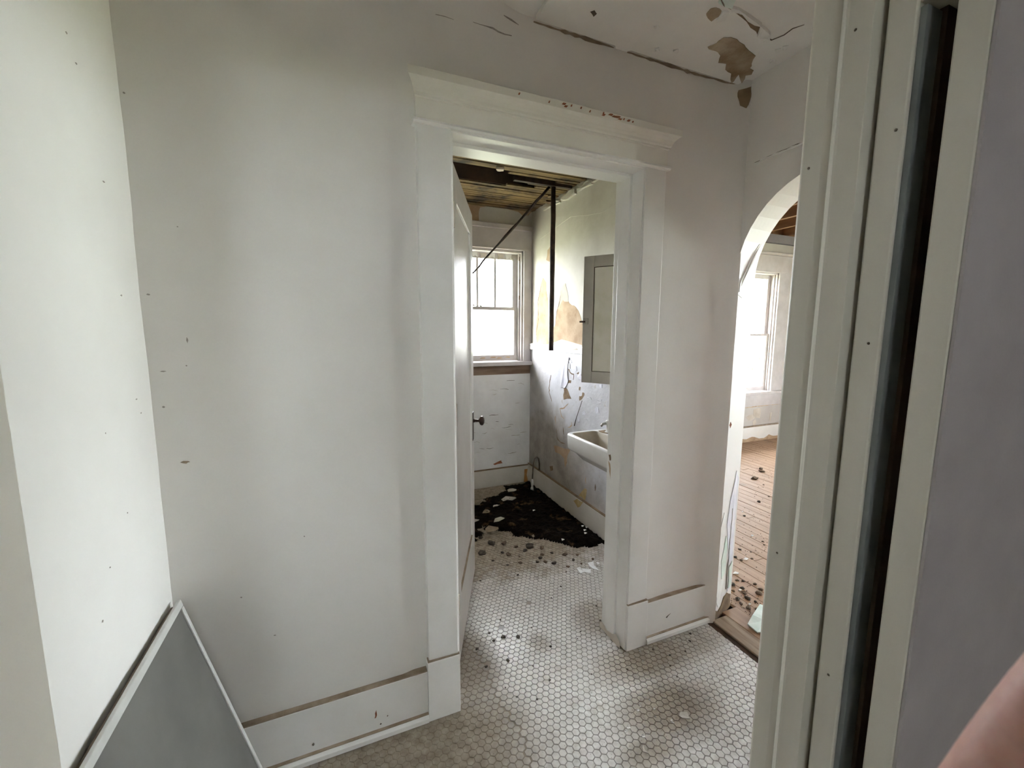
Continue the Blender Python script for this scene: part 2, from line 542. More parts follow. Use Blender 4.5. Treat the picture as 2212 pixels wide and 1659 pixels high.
def crack(name, line, fn, width, depth, mat, parent, seed=1, jag=.0025):
    rnd = random.Random(seed)
    pts = []
    for i in range(len(line) - 1):
        a, b = line[i], line[i + 1]
        L = math.hypot(b[0] - a[0], b[1] - a[1])
        k = max(1, int(L / 0.02))
        for j in range(k):
            t = j / k
            pts.append((a[0] + (b[0] - a[0]) * t + rnd.uniform(-jag, jag), a[1] + (b[1] - a[1]) * t + rnd.uniform(-jag, jag)))
    pts.append(line[-1])
    mb = MB()
    lps = []
    for i, p in enumerate(pts):
        q, r = pts[max(0, i - 1)], pts[min(len(pts) - 1, i + 1)]
        dx, dy = r[0] - q[0], r[1] - q[1]
        L = math.hypot(dx, dy) or 1
        w = width * (0.35 + 0.65 * math.sin(math.pi * min(0.95, max(0.05, i / max(1, len(pts) - 1))))) * rnd.uniform(.35, 1.5) / 2
        ox, oy = -dy / L * w, dx / L * w
        lps.append([fn(p[0] + ox, p[1] + oy, -.001), fn(p[0] - ox, p[1] - oy, -.001), fn(p[0] - ox, p[1] - oy, depth), fn(p[0] + ox, p[1] + oy, depth)])
    return mb.loops(lps).build(name, mat, parent)


# ------------------------------------------------------------------ dimensions of the place
WY = 1.40           # hall face of the bathroom wall
XL = -0.465         # hall left wall
XR = 1.65           # arch wall, hall and bathroom face
XF = 1.84           # arch wall, far room face
BY = 3.50           # bathroom back wall
FY = 3.70           # far room back wall
CZ = 2.446          # hall ceiling board
OUT = 3.82          # outer face of the house wall
BOUT = 3.66         # outer face behind the bathroom
north = lambda y0: (lambda u, w, z: (u, y0 + w, z))
east = lambda x0: (lambda u, w, z: (x0 + w, u, z))
south = lambda y0: (lambda u, w, z: (u, y0 - w, z))
ident = lambda u, w, z: (u, w, z)


# ------------------------------------------------------------------ hall wall with the bathroom door opening
def wall_disp(x, z):
    d = 0.004 * nz3(x, 0.3, z, 2.3) + 0.0012 * nz3(x, 4.3, z, 9)
    d += 0.007 * sstep(0.165, 0.21, x) * (1 - sstep(0.30, 0.36, x))            # plaster dips beside the casing
    d -= 0.040 * sstep(1.53, 1.66, x) ** 1.5                                     # soft rounded corner towards the arch
    d += 0.004 * sstep(1.26, 1.36, x) * (1 - sstep(1.4, 1.5, x))
    d -= 0.03 * sstep(2.36, 2.47, z) ** 2 * (1 - sstep(.50, .62, x))
    return d


core = hole_wall(north(WY + .012), -0.50, XR + .01, 0.0, 0.123, 0, 2.75, [(0.352, 1.158, 0, 2.065)])
wall_back = struct(skin(north(WY), XL - .01, XR + .005, 0, 2.47, 0.016, wall_disp,
                        lambda x, z: 0.345 < x < 1.165 and z < 2.07).build('wall_back', 'wall_paint', smooth=True),
                   'off-white plaster hall wall around the bathroom door, dipped beside the casing', 'wall')
core.build('wall_core', 'bath_plaster', wall_back)
onback = lambda u, v, h: (u, WY - h + wall_disp(u, v), v)
for i, ln in enumerate(([(.329, 2.385), (.384, 2.383)], [(.448, 2.394), (.491, 2.392), (.531, 2.388), (.555, 2.386), (.58, 2.387)], [(.547, 2.431), (.605, 2.425)])):
    crack('paint_crack', ln, onback, 0.0035, 0.0010, 'scuff_grey', wall_back, seed=i + 3)
crack('ceiling_gap_shade', [(.66, 2.4495), (.80, 2.4500), (.985, 2.4495)], onback, 0.011, 0.0012, 'dust_shade_brown', wall_back, seed=21, jag=.0008)  # brown strips paint in the shadow gap between wall and ceiling board
crack('ceiling_gap_shade', [(1.045, 2.4495), (1.30, 2.4500), (1.60, 2.4495)], onback, 0.011, 0.0012, 'dust_shade_brown', wall_back, seed=22, jag=.0008)
patch('bare_plaster_patch', [(1.600, 2.423), (1.645, 2.436), (1.648, 2.409), (1.645, 2.384), (1.632, 2.352), (1.609, 2.363), (1.598, 2.399)], onback, 0.002,
      'bare_plaster_dark', wall_back)
for i, (x, z, w, h) in enumerate([(-.405, 1.055, .016, .006), (-.448, 1.514, .006, .0035), (-.434, 1.311, .011, .0025), (-.455, 2.002, .0035, .0035), (-.381, 1.325, .003, .003),
                                  (-.441, 1.214, .005, .004), (-.374, 1.394, .003, .012), (-.372, 1.692, .003, .002), (-.30, .62, .004, .003), (-.12, .78, .003, .003), (-.22, .47, .005, .003)]):
    w, h = w * .7, h * .7
    patch('chip_mark', [(x - w, z), (x - w * .3, z + h), (x + w * .7, z + h * .6), (x + w, z - h * .2), (x + w * .2, z - h)], onback, 0.0008,
          'dust_shade_brown' if i == 0 else 'scuff_grey', wall_back, seed=i)

# ------------------------------------------------------------------ hall left wall
ldisp = lambda y, z: 0.003 * nz3(2.1, y, z, 3) + 0.001 * nz3(2.1, y, z, 11)
lw = lambda u, w, z: (XL + w, u, z)
wall_left = struct(skin(lw, 0.50, WY + .012, 0, 2.47, 0.02, ldisp).build('wall_left', 'wall_paint_left', smooth=True),
                   'bright white plaster end wall of the hall, behind the leaning grey panels', 'wall')
B(XL - .15, XL - .012, 0.30, 1.56, 0, 2.75).build('wall_core', 'bath_plaster', wall_left)
onleft = lambda u, v, h: (XL + h + ldisp(u, v), u, v)
for i, (y, z, w, h) in enumerate([(1.291, 1.503, .008, .0035), (1.264, 1.751, .009, .003), (1.182, 2.006, .006, .004), (1.206, 1.963, .006, .003), (1.308, 1.251, .008, .003),
                                  (1.325, 1.213, .006, .003), (1.141, 1.203, .003, .003), (1.05, .83, .006, .005), (1.10, .92, .004, .003), (1.2, 1.0, .003, .003)]):
    w, h = w * .6, h * .6
    patch('chip_mark', [(y - w, z), (y, z + h), (y + w, z + h * .3), (y + w * .3, z - h)], onleft, 0.0008, 'scuff_grey', wall_left, seed=i)
B(XL, XL + .02, 0.56, WY - .02, 0, 0.2).build('baseboard_left', 'trim_white', bevel=.002)
struct(bpy.data.objects['baseboard_left'], 'white baseboard along the hall end wall behind the leaning panels', 'baseboard')


# ------------------------------------------------------------------ arch wall
def arch_profile(off):
    """(y, z) points around the arch opening, from the near foot over the top to the far foot."""
    y0, y1 = 0.667 - off, 1.373 + off
    c, a, b, zs_ = (y0 + y1) / 2, (y1 - y0) / 2, 0.37 + off * .3, 1.66
    pts = [(y0, 0.0), (y0, zs_ * .5)]
    n = 22
    for i in range(n + 1):
        t = math.pi - math.pi * i / n
        pts.append((c + a * math.cos(t), zs_ + b * math.sin(t)))
    pts += [(y1, zs_ * .5), (y1, 0.0)]
    return pts


def arch_mesh():
    mb = MB()
    ya, yb, zt = 0.30, 1.47, 2.75
    pf, pb = arch_profile(0), arch_profile(0.055)
    n = len(pf)
    for X, pr in ((XR, pf), (XF, pb)):
        # spandrels: fan from the profile up / sideways
        vs_ = [(X, y, z) for y, z in pr]
        edge = []
        for y, z in pr:
            if z <= 1.66 + 1e-6:
                edge.append((X, ya if y < 1.0 else yb, z))
            else:
                t = (y - pr[0][0]) / (pr[-1][0] - pr[0][0])
                edge.append((X, ya + (yb - ya) * t, zt))
        k0 = next(i for i, p in enumerate(pr) if p[1] > 1.66 + 1e-6)
        k1 = max(i for i, p in enumerate(pr) if p[1] > 1.66 + 1e-6)
        b = len(vs_)
        fs_ = []
        for i in range(n - 1):
            fs_.append((i, i + 1, b + i + 1, b + i))
        vs_ += edge
        c = len(vs_)
        vs_ += [(X, ya, zt), (X, yb, zt)]
        fs_ += [(b + k0 - 1, b + k0, c), (b + k1, b + k1 + 1, c + 1)]
        mb.add(vs_, fs_)
    # reveal
    wob = lambda i: 0.0
    nu = 6
    for i in range(n - 1):
        row = []
        for k in range(nu + 1):
            t = k / nu
            row.append([(XR + (XF - XR) * t, pf[j][0] * (1 - t) + pb[j][0] * t, pf[j][1] * (1 - t) + pb[j][1] * t) for j in (i, i + 1)])
        vs_ = [p for r in row for p in r]
        mb.add(vs_, [(2 * k, 2 * k + 1, 2 * k + 3, 2 * k + 2) for k in range(nu)])
    mb.add([(XR, ya, 0), (XF, ya, 0), (XF, ya, zt), (XR, ya, zt)], [(0, 1, 2, 3)])
    mb.add([(XR, yb, 0), (XF, yb, 0), (XF, yb, zt), (XR, yb, zt)], [(0, 1, 2, 3)])
    mb.add([(XR, ya, zt), (XF, ya, zt), (XF, yb, zt), (XR, yb, zt)], [(0, 1, 2, 3)])
    return mb


wall_right = struct(arch_mesh().build('wall_right', 'wall_paint'), 'off-white plaster wall with a round arched opening to the plank-floored room', 'wall')
onarch = lambda u, v, h: (XR - h, u, v)
crack('paper_edge', [(1.318, 2.118), (1.30, 2.116), (1.285, 2.121), (1.25, 2.124), (1.12, 2.125), (0.95, 2.127), (0.72, 2.128)], onarch, 0.008, 0.004, 'flake_white', wall_right, seed=5)
crack('paint_crack', [(1.318, 2.122), (1.285, 2.125), (1.12, 2.129), (0.72, 2.132)], onarch, 0.003, 0.002, 'crack_dark', wall_right, seed=6)


def onreveal(u, v, h):
    t = (u - XR) / (XF - XR)
    y = 1.373 + .055 * t
    if v > 1.66:
        a, b = (0.353 + .055 * t), 0.37 + .0165 * t
        c = 1.02
        s = min(1, (v - 1.66) / b)
        y = c + a * math.sqrt(max(0, 1 - s * s))
    return (u, y - h, v)


patch('paint_flake', [(1.69, 1.60), (1.74, 1.63), (1.80, 1.76), (1.815, 1.82), (1.79, 1.815), (1.74, 1.72), (1.70, 1.66)], onreveal, 0.0012, 'flake_white', wall_right, lift=.002, seed=3)
patch('paint_flake', [(1.665, .30), (1.70, .55), (1.72, .50), (1.735, .28), (1.72, .09), (1.70, .055), (1.68, .12), (1.66, .06)], onreveal, 0.0015, 'flake_white', wall_right, lift=.002, seed=4)
patch('paint_flake', [(1.755, .60), (1.80, .74), (1.825, .70), (1.825, .12), (1.79, .10), (1.775, .30)], onreveal, 0.0015, 'flake_blue', wall_right, lift=.002, seed=5)
patch('mint_paint_patch', [(1.70, .30), (1.735, .42), (1.75, .36), (1.745, .22), (1.715, .20)], onreveal, 0.0045, 'flake_mint', wall_right, seed=6)
patch('mint_paint_patch', [(1.785, .24), (1.815, .26), (1.82, .13), (1.79, .12)], onreveal, 0.007, 'flake_mint', wall_right, seed=7)
patch('rotten_wood', [(1.655, 0), (1.655, .035), (1.675, .045), (1.70, .03), (1.735, .05), (1.755, .085), (1.79, .095), (1.83, .07), (1.83, 0)], onreveal, 0.004, 'bare_plaster_dark', wall_right, seed=8)
patch('chip_mark', [(1.69, .985), (1.70, 1.0), (1.712, .985), (1.70, .97)], onreveal, 0.001, 'rust_red', wall_right, seed=9)
crack('paint_crack', [(1.775, .12), (1.778, .35), (1.782, .55)], onreveal, 0.002, 0.0045, 'scuff_grey', wall_right, seed=11)
crack('paint_crack', [(1.66, 1.60), (1.72, 1.575), (1.80, 1.59)], onreveal, 0.003, 0.002, 'flake_white', wall_right, seed=12)

# the same wall carries on as the bathroom's right wall and as the side wall behind the camera
wall_bath_right = struct(B(XR, XF, 1.47, OUT - .02, 0, 2.75).build('wall_bathroom_right', 'bath_plaster'),
                         'stained peeling plaster wall of the bathroom above the chair rail and sink', 'wall')
wall_side = struct(B(XR, XF, -2.7, 0.30, 0, 2.75).build('wall_side', 'room_white'), 'plain pale side wall of the near room', 'wall')

# ------------------------------------------------------------------ near wall with the sliding door pocket
XJ, YN, YFAR = 0.805, 0.307, 0.525
XJL = -0.296
near = MB()
near.box(0.93, XR, 0.40, YFAR, 0, 2.75)            # hall-side leaf, right of the doorway
near.box(0.86, XR, YN + .004, 0.345, 0, 2.75)      # room-side leaf
near.box(XJ + .0012, XR, YN, YN + .004, 0, 2.75)   # its plaster coat
near.box(XJL - .9, XJL - .02, YN, YFAR, 0, 2.75)
near.box(XJL - .02, 0.93, YN, YFAR, 2.10, 2.75)
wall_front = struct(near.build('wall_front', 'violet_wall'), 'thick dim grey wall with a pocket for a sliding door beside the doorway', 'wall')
tr2 = empty('trim_2', (XJ + .03, 0.42, 0))
struct(tr2, 'greyish cream doorway jamb with an open dark sliding door slot', 'door jamb')
JP = [[(XJ - .020, 0.441), (XJ - .020, 0.480), (XJ + .06, 0.480), (XJ + .06, 0.441)]]
# hall-side jamb board, stop, edge board
MB().prism([(x, y, 0) for x, y in [(XJ, .3945), (XJ, .4335), (.95, .4335), (.95, .3945)]], [(x, y, 2.10) for x, y in [(XJ, .3945), (XJ, .4335), (.95, .4335), (.95, .3945)]]).build('jamb_board', 'jamb_grey', tr2, bevel=.003)
pl = [(XJ - .020, .4409), (XJ - .020, .476), (XJ - .0215, .479), (XJ - .023, .4815), (XJ - .023, .484), (.94, .484), (.94, .4409)]
MB().prism([(x, y, 0) for x, y in pl], [(x, y, 2.10) for x, y in pl]).build('door_stop', 'jamb_grey', tr2, bevel=.0015)
pl = [(XJ - .016, .484), (XJ - .020, .500), (XJ - .020, .532), (XJ - .017, .537), (.94, .537), (.94, .484)]
MB().prism([(x, y, 0) for x, y in pl], [(x, y, 2.10) for x, y in pl]).build('casing_edge', 'jamb_grey', tr2, bevel=.0015)
pl = [(XJ, YN + .0042), (XJ, .3505), (.87, .3505), (.87, YN + .0042)]
MB().prism([(x, y, 0) for x, y in pl], [(x, y, 2.10) for x, y in pl]).build('jamb_board', 'jamb_grey', tr2, bevel=.003)
MB().tube([(XJ - .0212, .4825, 0), (XJ - .0212, .4825, 2.1)], .0034, 10).build('bead', 'trim_cream', tr2, smooth=True)
B(.836, .95, .4335, .4409, 0, 2.1).build('groove_back', 'jamb_grey', tr2)
B(.811, .851, .386, .3946, 0, 1.895).build('metal_strip', 'strip_grey', tr2, bevel=.001)
B(XJ + .002, .95, .3505, .3945, 1.90, 2.10).build('slot_head', 'jamb_grey', tr2, bevel=.002)
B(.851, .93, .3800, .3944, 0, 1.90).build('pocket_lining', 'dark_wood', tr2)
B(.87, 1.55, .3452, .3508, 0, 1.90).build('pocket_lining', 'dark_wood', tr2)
B(1.0, 1.6, .354, .378, .01, 1.88).build('sliding_door_edge', 'dark_wood', tr2)
for i, (y, z) in enumerate([(.465, 1.90), (.41, 1.405), (.415, .80), (.405, 1.73), (.52, 1.71), (.515, .99)]):
    MB().lathe((XJ - .0005 if y < .44 else XJ - .0203, y, z), (-1, 0, 0), [(0, .0022), (.0006, .002), (.0007, 0)], 8).build('nail_hole', 'crack_dark', tr2)
tr3 = empty('trim_3', (XJL - .02, 0.42, 0))
struct(tr3, 'cream left jamb of the near doorway beside the leaning grey panels', 'door jamb')
B(XJL - .03, XJL, YN, .44, 0, 2.1).build('jamb_board', 'trim_cream', tr3, bevel=.003)
B(XJL - .03, XJL + .006, .44, .547, 0, 2.1).build('door_stop', 'trim_cream', tr3, bevel=.004)

# the near room behind the camera
nm = lambda u, w, z: (u, -2.7 - w, z)
struct(hole_wall(nm, -1.9, XF, 0, .2, 0, 2.75, [(-.75, -.20, 1.42, 2.12)]).build('wall_rear', 'room_white'), 'rear wall of the near room with one small added window', 'wall')
struct(B(-1.9, -1.75, -2.7, .32, 0, 2.75).build('wall_near_room_left', 'room_white'), 'left wall of the near room', 'wall')
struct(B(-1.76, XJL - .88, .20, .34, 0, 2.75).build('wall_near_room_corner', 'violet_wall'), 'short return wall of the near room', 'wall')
struct(B(-1.9, XR, -2.9, .32, 2.50, 2.62).build('ceiling_near_room', 'room_white'), 'plain ceiling of the near room', 'ceiling')
struct(B(-1.9, XR, -2.9, .30, -.12, -.004).build('floor_near_room', 'room_white'), 'pale dusty floor of the near room', 'floor')

# ------------------------------------------------------------------ hall ceiling
ceil = struct(B(XL - .02, XR + .01, .45, WY + .03, 2.462, 2.50).build('ceiling', 'ceiling_paint'), 'off-white hall ceiling with torn and fallen plaster near the arch', 'ceiling')
bd = [(.655, .50), (.658, 1.10), (.660, 1.384), (.98, 1.386), (.99, 1.399), (1.04, 1.400), (1.05, 1.386), (1.60, 1.386), (1.645, .50)]
MB().prism([(x, y, CZ) for x, y in bd], [(x, y, 2.4625) for x, y in bd]).build('ceiling_board', 'ceiling_paint', ceil, bevel=.0015)
onceil = lambda u, v, h: (u, v, CZ - h)
patch('bare_plaster_patch', [(1.292, 1.26), (1.304, 1.232), (1.303, 1.202), (1.326, 1.19), (1.376, 1.196), (1.418, 1.206), (1.496, 1.226), (1.524, 1.264), (1.545, 1.288), (1.57, 1.291),
                             (1.586, 1.312), (1.57, 1.326), (1.603, 1.37), (1.539, 1.332), (1.561, 1.373), (1.569, 1.39), (1.505, 1.339), (1.462, 1.33), (1.434, 1.302), (1.402, 1.31),
                             (1.375, 1.277), (1.335, 1.264), (1.304, 1.266)], onceil, 0.0015, 'ceiling_brown', ceil)
patch('bare_plaster_patch', [(1.157, 1.142), (1.152, 1.12), (1.165, 1.11), (1.193, 1.114), (1.204, 1.136), (1.2, 1.16), (1.175, 1.153)], onceil, 0.0015, 'ceiling_brown', ceil, seed=2)
patch('torn_slit', [(1.189, 1.093), (1.219, 1.094), (1.283, 1.098), (1.346, 1.105), (1.367, 1.11), (1.397, 1.144), (1.345, 1.13), (1.279, 1.109), (1.213, 1.098)], onceil, 0.0012,
      'bare_plaster_dark', ceil, seed=3)
patch('paint_flake', [(1.367, 1.108), (1.391, 1.108), (1.45, 1.135), (1.439, 1.150), (1.397, 1.144)], onceil, 0.004, 'flake_white', ceil, lift=.012, seed=4)
patch('paint_flake', [(1.20, 1.085), (1.29, 1.088), (1.36, 1.100), (1.30, 1.103), (1.22, 1.096)], onceil, 0.004, 'flake_white', ceil, lift=.010, seed=5)
patch('paint_flake', [(1.195, 1.11), (1.215, 1.105), (1.235, 1.135), (1.215, 1.155), (1.205, 1.14)], onceil, 0.002, 'flake_white', ceil, lift=.004, seed=6)
patch('paint_flake', [(1.149, 1.088), (1.144, 1.07), (1.19, 1.059), (1.209, 1.089), (1.179, 1.089)], onceil, 0.003, 'flake_mint', ceil, lift=.006, seed=7)
crack('paint_crack', [(1.142, 1.070), (1.179, 1.089)], onceil, .006, .008, 'crack_dark', ceil, seed=8)
crack('paint_crack', [(1.397, 1.144), (1.433, 1.141), (1.472, 1.144), (1.483, 1.112), (1.481, 1.077), (1.499, 1.05)], onceil, .005, .0012, 'crack_dark', ceil, seed=9)
patch('chip_mark', [(.806, 1.282), (.815, 1.271), (.83, 1.28), (.828, 1.296)], onceil, 0.001, 'crack_dark', ceil, seed=10)
for i, (x, y) in enumerate([(1.20, 1.32), (1.13, 1.34), (1.58, 1.22), (1.54, 1.17), (1.05, 1.25), (1.55, 1.15)]):
    patch('paint_flake', [(x - .012, y), (x, y + .010), (x + .014, y + .002), (x + .002, y - .010)], onceil, .001, 'flake_white', ceil, lift=.006, seed=20 + i)

# ------------------------------------------------------------------ bathroom door trim on the hall side
JX0, JX1 = 0.372, 1.131
tr1 = empty('trim_1', ((JX0 + JX1) / 2, 1.45, 0))
struct(tr1, 'white painted wooden door surround with a tall moulded head and plinth blocks', 'door frame')
MB().prism([(.257, 1.381, .238), (.366, 1.378, .238), (.366, 1.41, .238), (.257, 1.41, .238)], [(.257, 1.381, 2.054), (.366, 1.378, 2.054), (.366, 1.41, 2.054), (.257, 1.41, 2.054)]).build('casing', 'trim_white', tr1, bevel=.003)
MB().prism([(1.136, 1.379, .222), (1.240, 1.383, .222), (1.240, 1.41, .222), (1.136, 1.41, .222)], [(1.136, 1.379, 2.054), (1.240, 1.383, 2.054), (1.240, 1.41, 2.054), (1.136, 1.41, 2.054)]).build('casing', 'trim_white', tr1, bevel=.003)
B(.2505, .3705, 1.372, 1.41, 0, .234).build('plinth_block', 'trim_white', tr1, bevel=.002)
B(1.1335, 1.244, 1.372, 1.41, .0, .218).build('plinth_block', 'trim_white', tr1, bevel=.002)
B(.2525, .3690, 1.376, 1.40, .2335, .2385).build('dust_ledge', 'dust_shade_brown', tr1)
B(1.135, 1.2425, 1.376, 1.40, .2175, .2225).build('dust_ledge', 'dust_shade_brown', tr1)
# head: bead, frieze, cornice
MB().prism([(.246, 1.372, 2.053), (.246, 1.366, 2.058), (.246, 1.372, 2.067), (.246, 1.41, 2.067), (.246, 1.41, 2.053)],
           [(1.250, 1.372, 2.053), (1.250, 1.366, 2.058), (1.250, 1.372, 2.067), (1.250, 1.41, 2.067), (1.250, 1.41, 2.053)]).build('fillet', 'trim_white', tr1, bevel=.001)
B(.256, 1.241, 1.380, 1.41, 2.067, 2.152).build('frieze_board', 'trim_cream', tr1, bevel=.002)
prof = [(1.382, 2.128), (1.374, 2.130), (1.374, 2.136), (1.368, 2.139), (1.366, 2.146), (1.360, 2.155), (1.350, 2.162), (1.340, 2.166), (1.336, 2.167), (1.336, 2.190), (1.342, 2.193), (1.41, 2.200), (1.41, 2.128)]


def corn(x, s):
    return [(x + s * (1.382 - y) * 0.62, y, z) for y, z in prof]


MB().prism(corn(.256, -1), corn(1.241, 1)).build('cornice', 'trim_cream', tr1, bevel=.0008)
corni = bpy.data.objects[[c.name for c in tr1.children if c.name.startswith('cornice')][0]]
for i, (x, z) in enumerate([(.69, 2.178), (.746, 2.183), (.775, 2.183), (.813, 2.183), (.754, 2.177), (.849, 2.179), (.905, 2.184), (.905, 2.178), (.935, 2.184), (.95, 2.181), (.963, 2.182), (.975, 2.177), (.993, 2.18),
                            (1.014, 2.179), (1.032, 2.178), (.581, 2.181)]):
    w = .004 + .004 * (i % 3 == 1) + (.006 if 8 <= i <= 11 else 0)
    s_ = patch('rust_spot', [(x - w * 1.1, z - .0035), (x - w * .2, z + .003), (x + w * 1.1, z + .003), (x + w * .3, z - .004)], lambda u, v, h: (u, 1.336 - h, v), .0006, 'rust_red', corni, seed=i)
# jambs and stops
B(.345, JX0, 1.385, 1.56, 0, 2.065).build('jamb', 'trim_white', tr1, bevel=.002)
B(JX1, 1.165, 1.385, 1.56, 0, 2.065).build('jamb', 'trim_white', tr1, bevel=.002)
B(.345, 1.165, 1.385, 1.56, 2.048, 2.075).build('head_jamb', 'trim_white', tr1, bevel=.002)
B(JX0, JX0 + .012, 1.45, 1.515, 0, 2.048).build('door_stop', 'trim_white', tr1, bevel=.002)
B(JX1 - .012, JX1, 1.45, 1.515, 0, 2.048).build('door_stop', 'trim_white', tr1, bevel=.002)
B(JX0, JX1, 1.45, 1.515, 2.036, 2.048).build('door_stop', 'trim_white', tr1, bevel=.002)
patch('rotten_wood', [(1.40, 0), (1.40, .02), (1.43, .05), (1.46, .03), (1.50, .02), (1.54, .035), (1.558, .02), (1.558, 0)], lambda u, v, h: (JX1 - .0125 - h, u, v), .001, 'bare_plaster_pale', tr1, seed=2)
patch('paint_chip', [(1.522, .72), (1.53, .76), (1.54, .80), (1.548, .83), (1.535, .82), (1.524, .78)], lambda u, v, h: (JX1 - h, u, v), .001, 'bare_plaster', tr1, seed=3)
patch('paint_chip', [(1.528, .84), (1.535, .865), (1.548, .86), (1.54, .835)], lambda u, v, h: (JX1 - h, u, v), .001, 'bare_plaster_dark', tr1, seed=4)

# baseboards of the hall wall
for side, xa, xb, zt in (('back', XL + .022, .2505, .196), ('back_right', 1.244, 1.628, .198)):
    o = B(xa, xb, 1.381, 1.41, 0, zt).build('baseboard_' + side, 'trim_white', bevel=.002)
    struct(o, 'white baseboard with a dusty top edge left of the bathroom door' if side == 'back' else 'white baseboard with a dusty top edge between bathroom door and arch', 'baseboard')
    B(xa, xb, 1.3825, 1.41, zt - .0005, zt + .0045).build('dust_ledge', 'dust_shade_brown', o)
    MB().prism([(xa, 1.381, .004), (xa, 1.366, .004), (xa, 1.366, .020), (xa, 1.372, .030), (xa, 1.381, .034)],
               [(xb, 1.381, .004), (xb, 1.366, .004), (xb, 1.366, .020), (xb, 1.372, .030), (xb, 1.381, .034)]).build('shoe_moulding', 'trim_white', o, bevel=.001)
    B(xa, xb, 1.370, 1.381, .0335, .0355).build('dust_ledge', 'dust_shade_brown', o)
bb = bpy.data.objects['baseboard_back']
onbase = lambda u, v, h: (u, 1.381 - h, v)
patch('paint_chip', [(.064, .082), (.066, .10), (.071, .112), (.072, .10), (.069, .083)], onbase, .0008, 'rust_red', bb, seed=1)
patch('paint_chip', [(-.135, .062), (-.130, .068), (-.127, .062), (-.131, .057)], onbase, .0008, 'crack_dark', bb, seed=2)
patch('paint_chip', [(.080, .052), (.084, .056), (.087, .052), (.083, .049)], onbase, .0008, 'crack_dark', bb, seed=3)
patch('paint_chip', [(.105, .075), (.108, .078), (.110, .075), (.107, .072)], onbase, .0008, 'crack_dark', bb, seed=4)
bbr = bpy.data.objects['baseboard_back_right']
patch('paint_chip', [(1.36, .10), (1.375, .107), (1.39, .112), (1.375, .103), (1.366, .094)], onbase, .0008, 'crack_dark', bbr, seed=5)
B(1.622, 1.648, 1.378, 1.405, 0, .03).build('corner_block', 'bare_plaster_dark', bbr)

# ------------------------------------------------------------------ bathroom door leaf, swung in
H = Vector((.418, 1.566, 0))
du = Vector((math.cos(math.radians(67.1)), math.sin(math.radians(67.1)), 0))
dn = Vector((du.y, -du.x, 0))       # hall-side face normal
door = empty('door_1', H)
struct(door, 'white bathroom door with one tall recessed panel, swung half open', 'door')


def dbox(s0, s1, t0, t1, z0, z1):
    vs_ = []
    for z in (z0, z1):
        for s, t in ((s0, t0), (s1, t0), (s1, t1), (s0, t1)):
            p = H + du * s + dn * t
            vs_.append((p.x, p.y, z))
    return MB().add(vs_, [(0, 3, 2, 1), (4, 5, 6, 7), (0, 1, 5, 4), (1, 2, 6, 5), (2, 3, 7, 6), (3, 0, 4, 7)])


DW, DT = .735, .036
dbox(0, .105, -DT, 0, .012, 2.036).build('stile', 'trim_white', door, bevel=.002)
dbox(DW - .105, DW, -DT, 0, .012, 2.036).build('stile', 'trim_white', door, bevel=.002)
dbox(.105, DW - .105, -DT, 0, 1.915, 2.036).build('rail', 'trim_white', door, bevel=.002)
dbox(.105, DW - .105, -DT, 0, .012, .275).build('rail', 'trim_white', door, bevel=.002)
dbox(.10, DW - .10, -DT + .010, -.010, .27, 1.92).build('panel', 'trim_white', door)
dbox(.105, DW - .105, -.0105, -.001, .2745, .2775).build('dust_ledge', 'dust_shade_brown', door)
kp = H + du * (DW - .055)
pt = dbox(DW - .078, DW - .034, 0, .003, .815, .975).build('door_plate', 'bronze_dark', door, bevel=.0015)
kb = MB().lathe(kp + Vector((0, 0, .925)) + dn * .002, dn, [(0, .012), (.006, .011), (.010, .008), (.030, .007), (.034, .012), (.038, .022), (.046, .027), (.055, .025), (.061, .015), (.063, 0)], 20)
kb.build('knob', 'bronze_dark', door, smooth=True)
for z in (.25, 1.05, 1.80):
    dbox(-.006, .004, -.004, .006, z, z + .09).build('hinge', 'bare_plaster_pale', door)

# ------------------------------------------------------------------ bathroom shell
bath_back = hole_wall(north(BY), -.35, XR + .002, 0, BOUT - BY, 0, 2.75, [(.765, 1.575, 1.13, 2.125)])
wbb = struct(bath_back.build('wall_bathroom_back', 'bath_plaster'), 'bathroom wall around the small window, bare brown lath strip under the sill', 'wall')
struct(B(-.50, -.35, 1.52, BOUT, 0, 2.75).build('wall_bathroom_left', 'bath_plaster'), 'bathroom left wall hidden behind the swung door', 'wall')
onbb = lambda u, v, h: (u, BY - h, v)
onbr = lambda u, v, h: (XR - h, u, v)
# glossy wainscot skin below the rail
B(-.35, XR, BY - .006, BY + .001, 0, 1.03).build('wainscot_sheet', 'bath_enamel_back', wbb)
B(-.35, .72, BY - .006, BY + .001, 1.03, 1.26).build('wainscot_sheet', 'bath_enamel', wbb)
B(.70, XR - .001, BY - .003, BY + .001, 1.03, 1.112).build('bare_lath_strip', 'old_wood', wbb)
patch('bare_plaster_patch', [(1.06, 2.46), (1.06, 2.298), (1.165, 2.298), (1.156, 2.403), (1.17, 2.45), (1.25, 2.47), (1.39, 2.472), (1.52, 2.45), (1.56, 2.42), (1.62, 2.43), (1.645, 2.46)], onbb, .002, 'bare_plaster', wbb, seed=3)
patch('chip_mark', [(1.279, .207), (1.357, .233), (1.371, .205), (1.293, .196)], onbb, .008, 'rust_red', wbb, seed=4)
for i in range(26):
    x, z = random.uniform(1.02, 1.62), random.uniform(.25, .98)
    L = random.uniform(.03, .09)
    crack('paint_crack', [(x, z), (x + L * .5, z + random.uniform(-.004, .004)), (x + L, z + random.uniform(-.012, .012))], lambda u, v, h: (u, BY - .006 - h, v), random.uniform(.002, .005), .0015,
          'bath_grime' if i % 3 else 'crack_dark', wbb, seed=40 + i)
wr = wall_bath_right
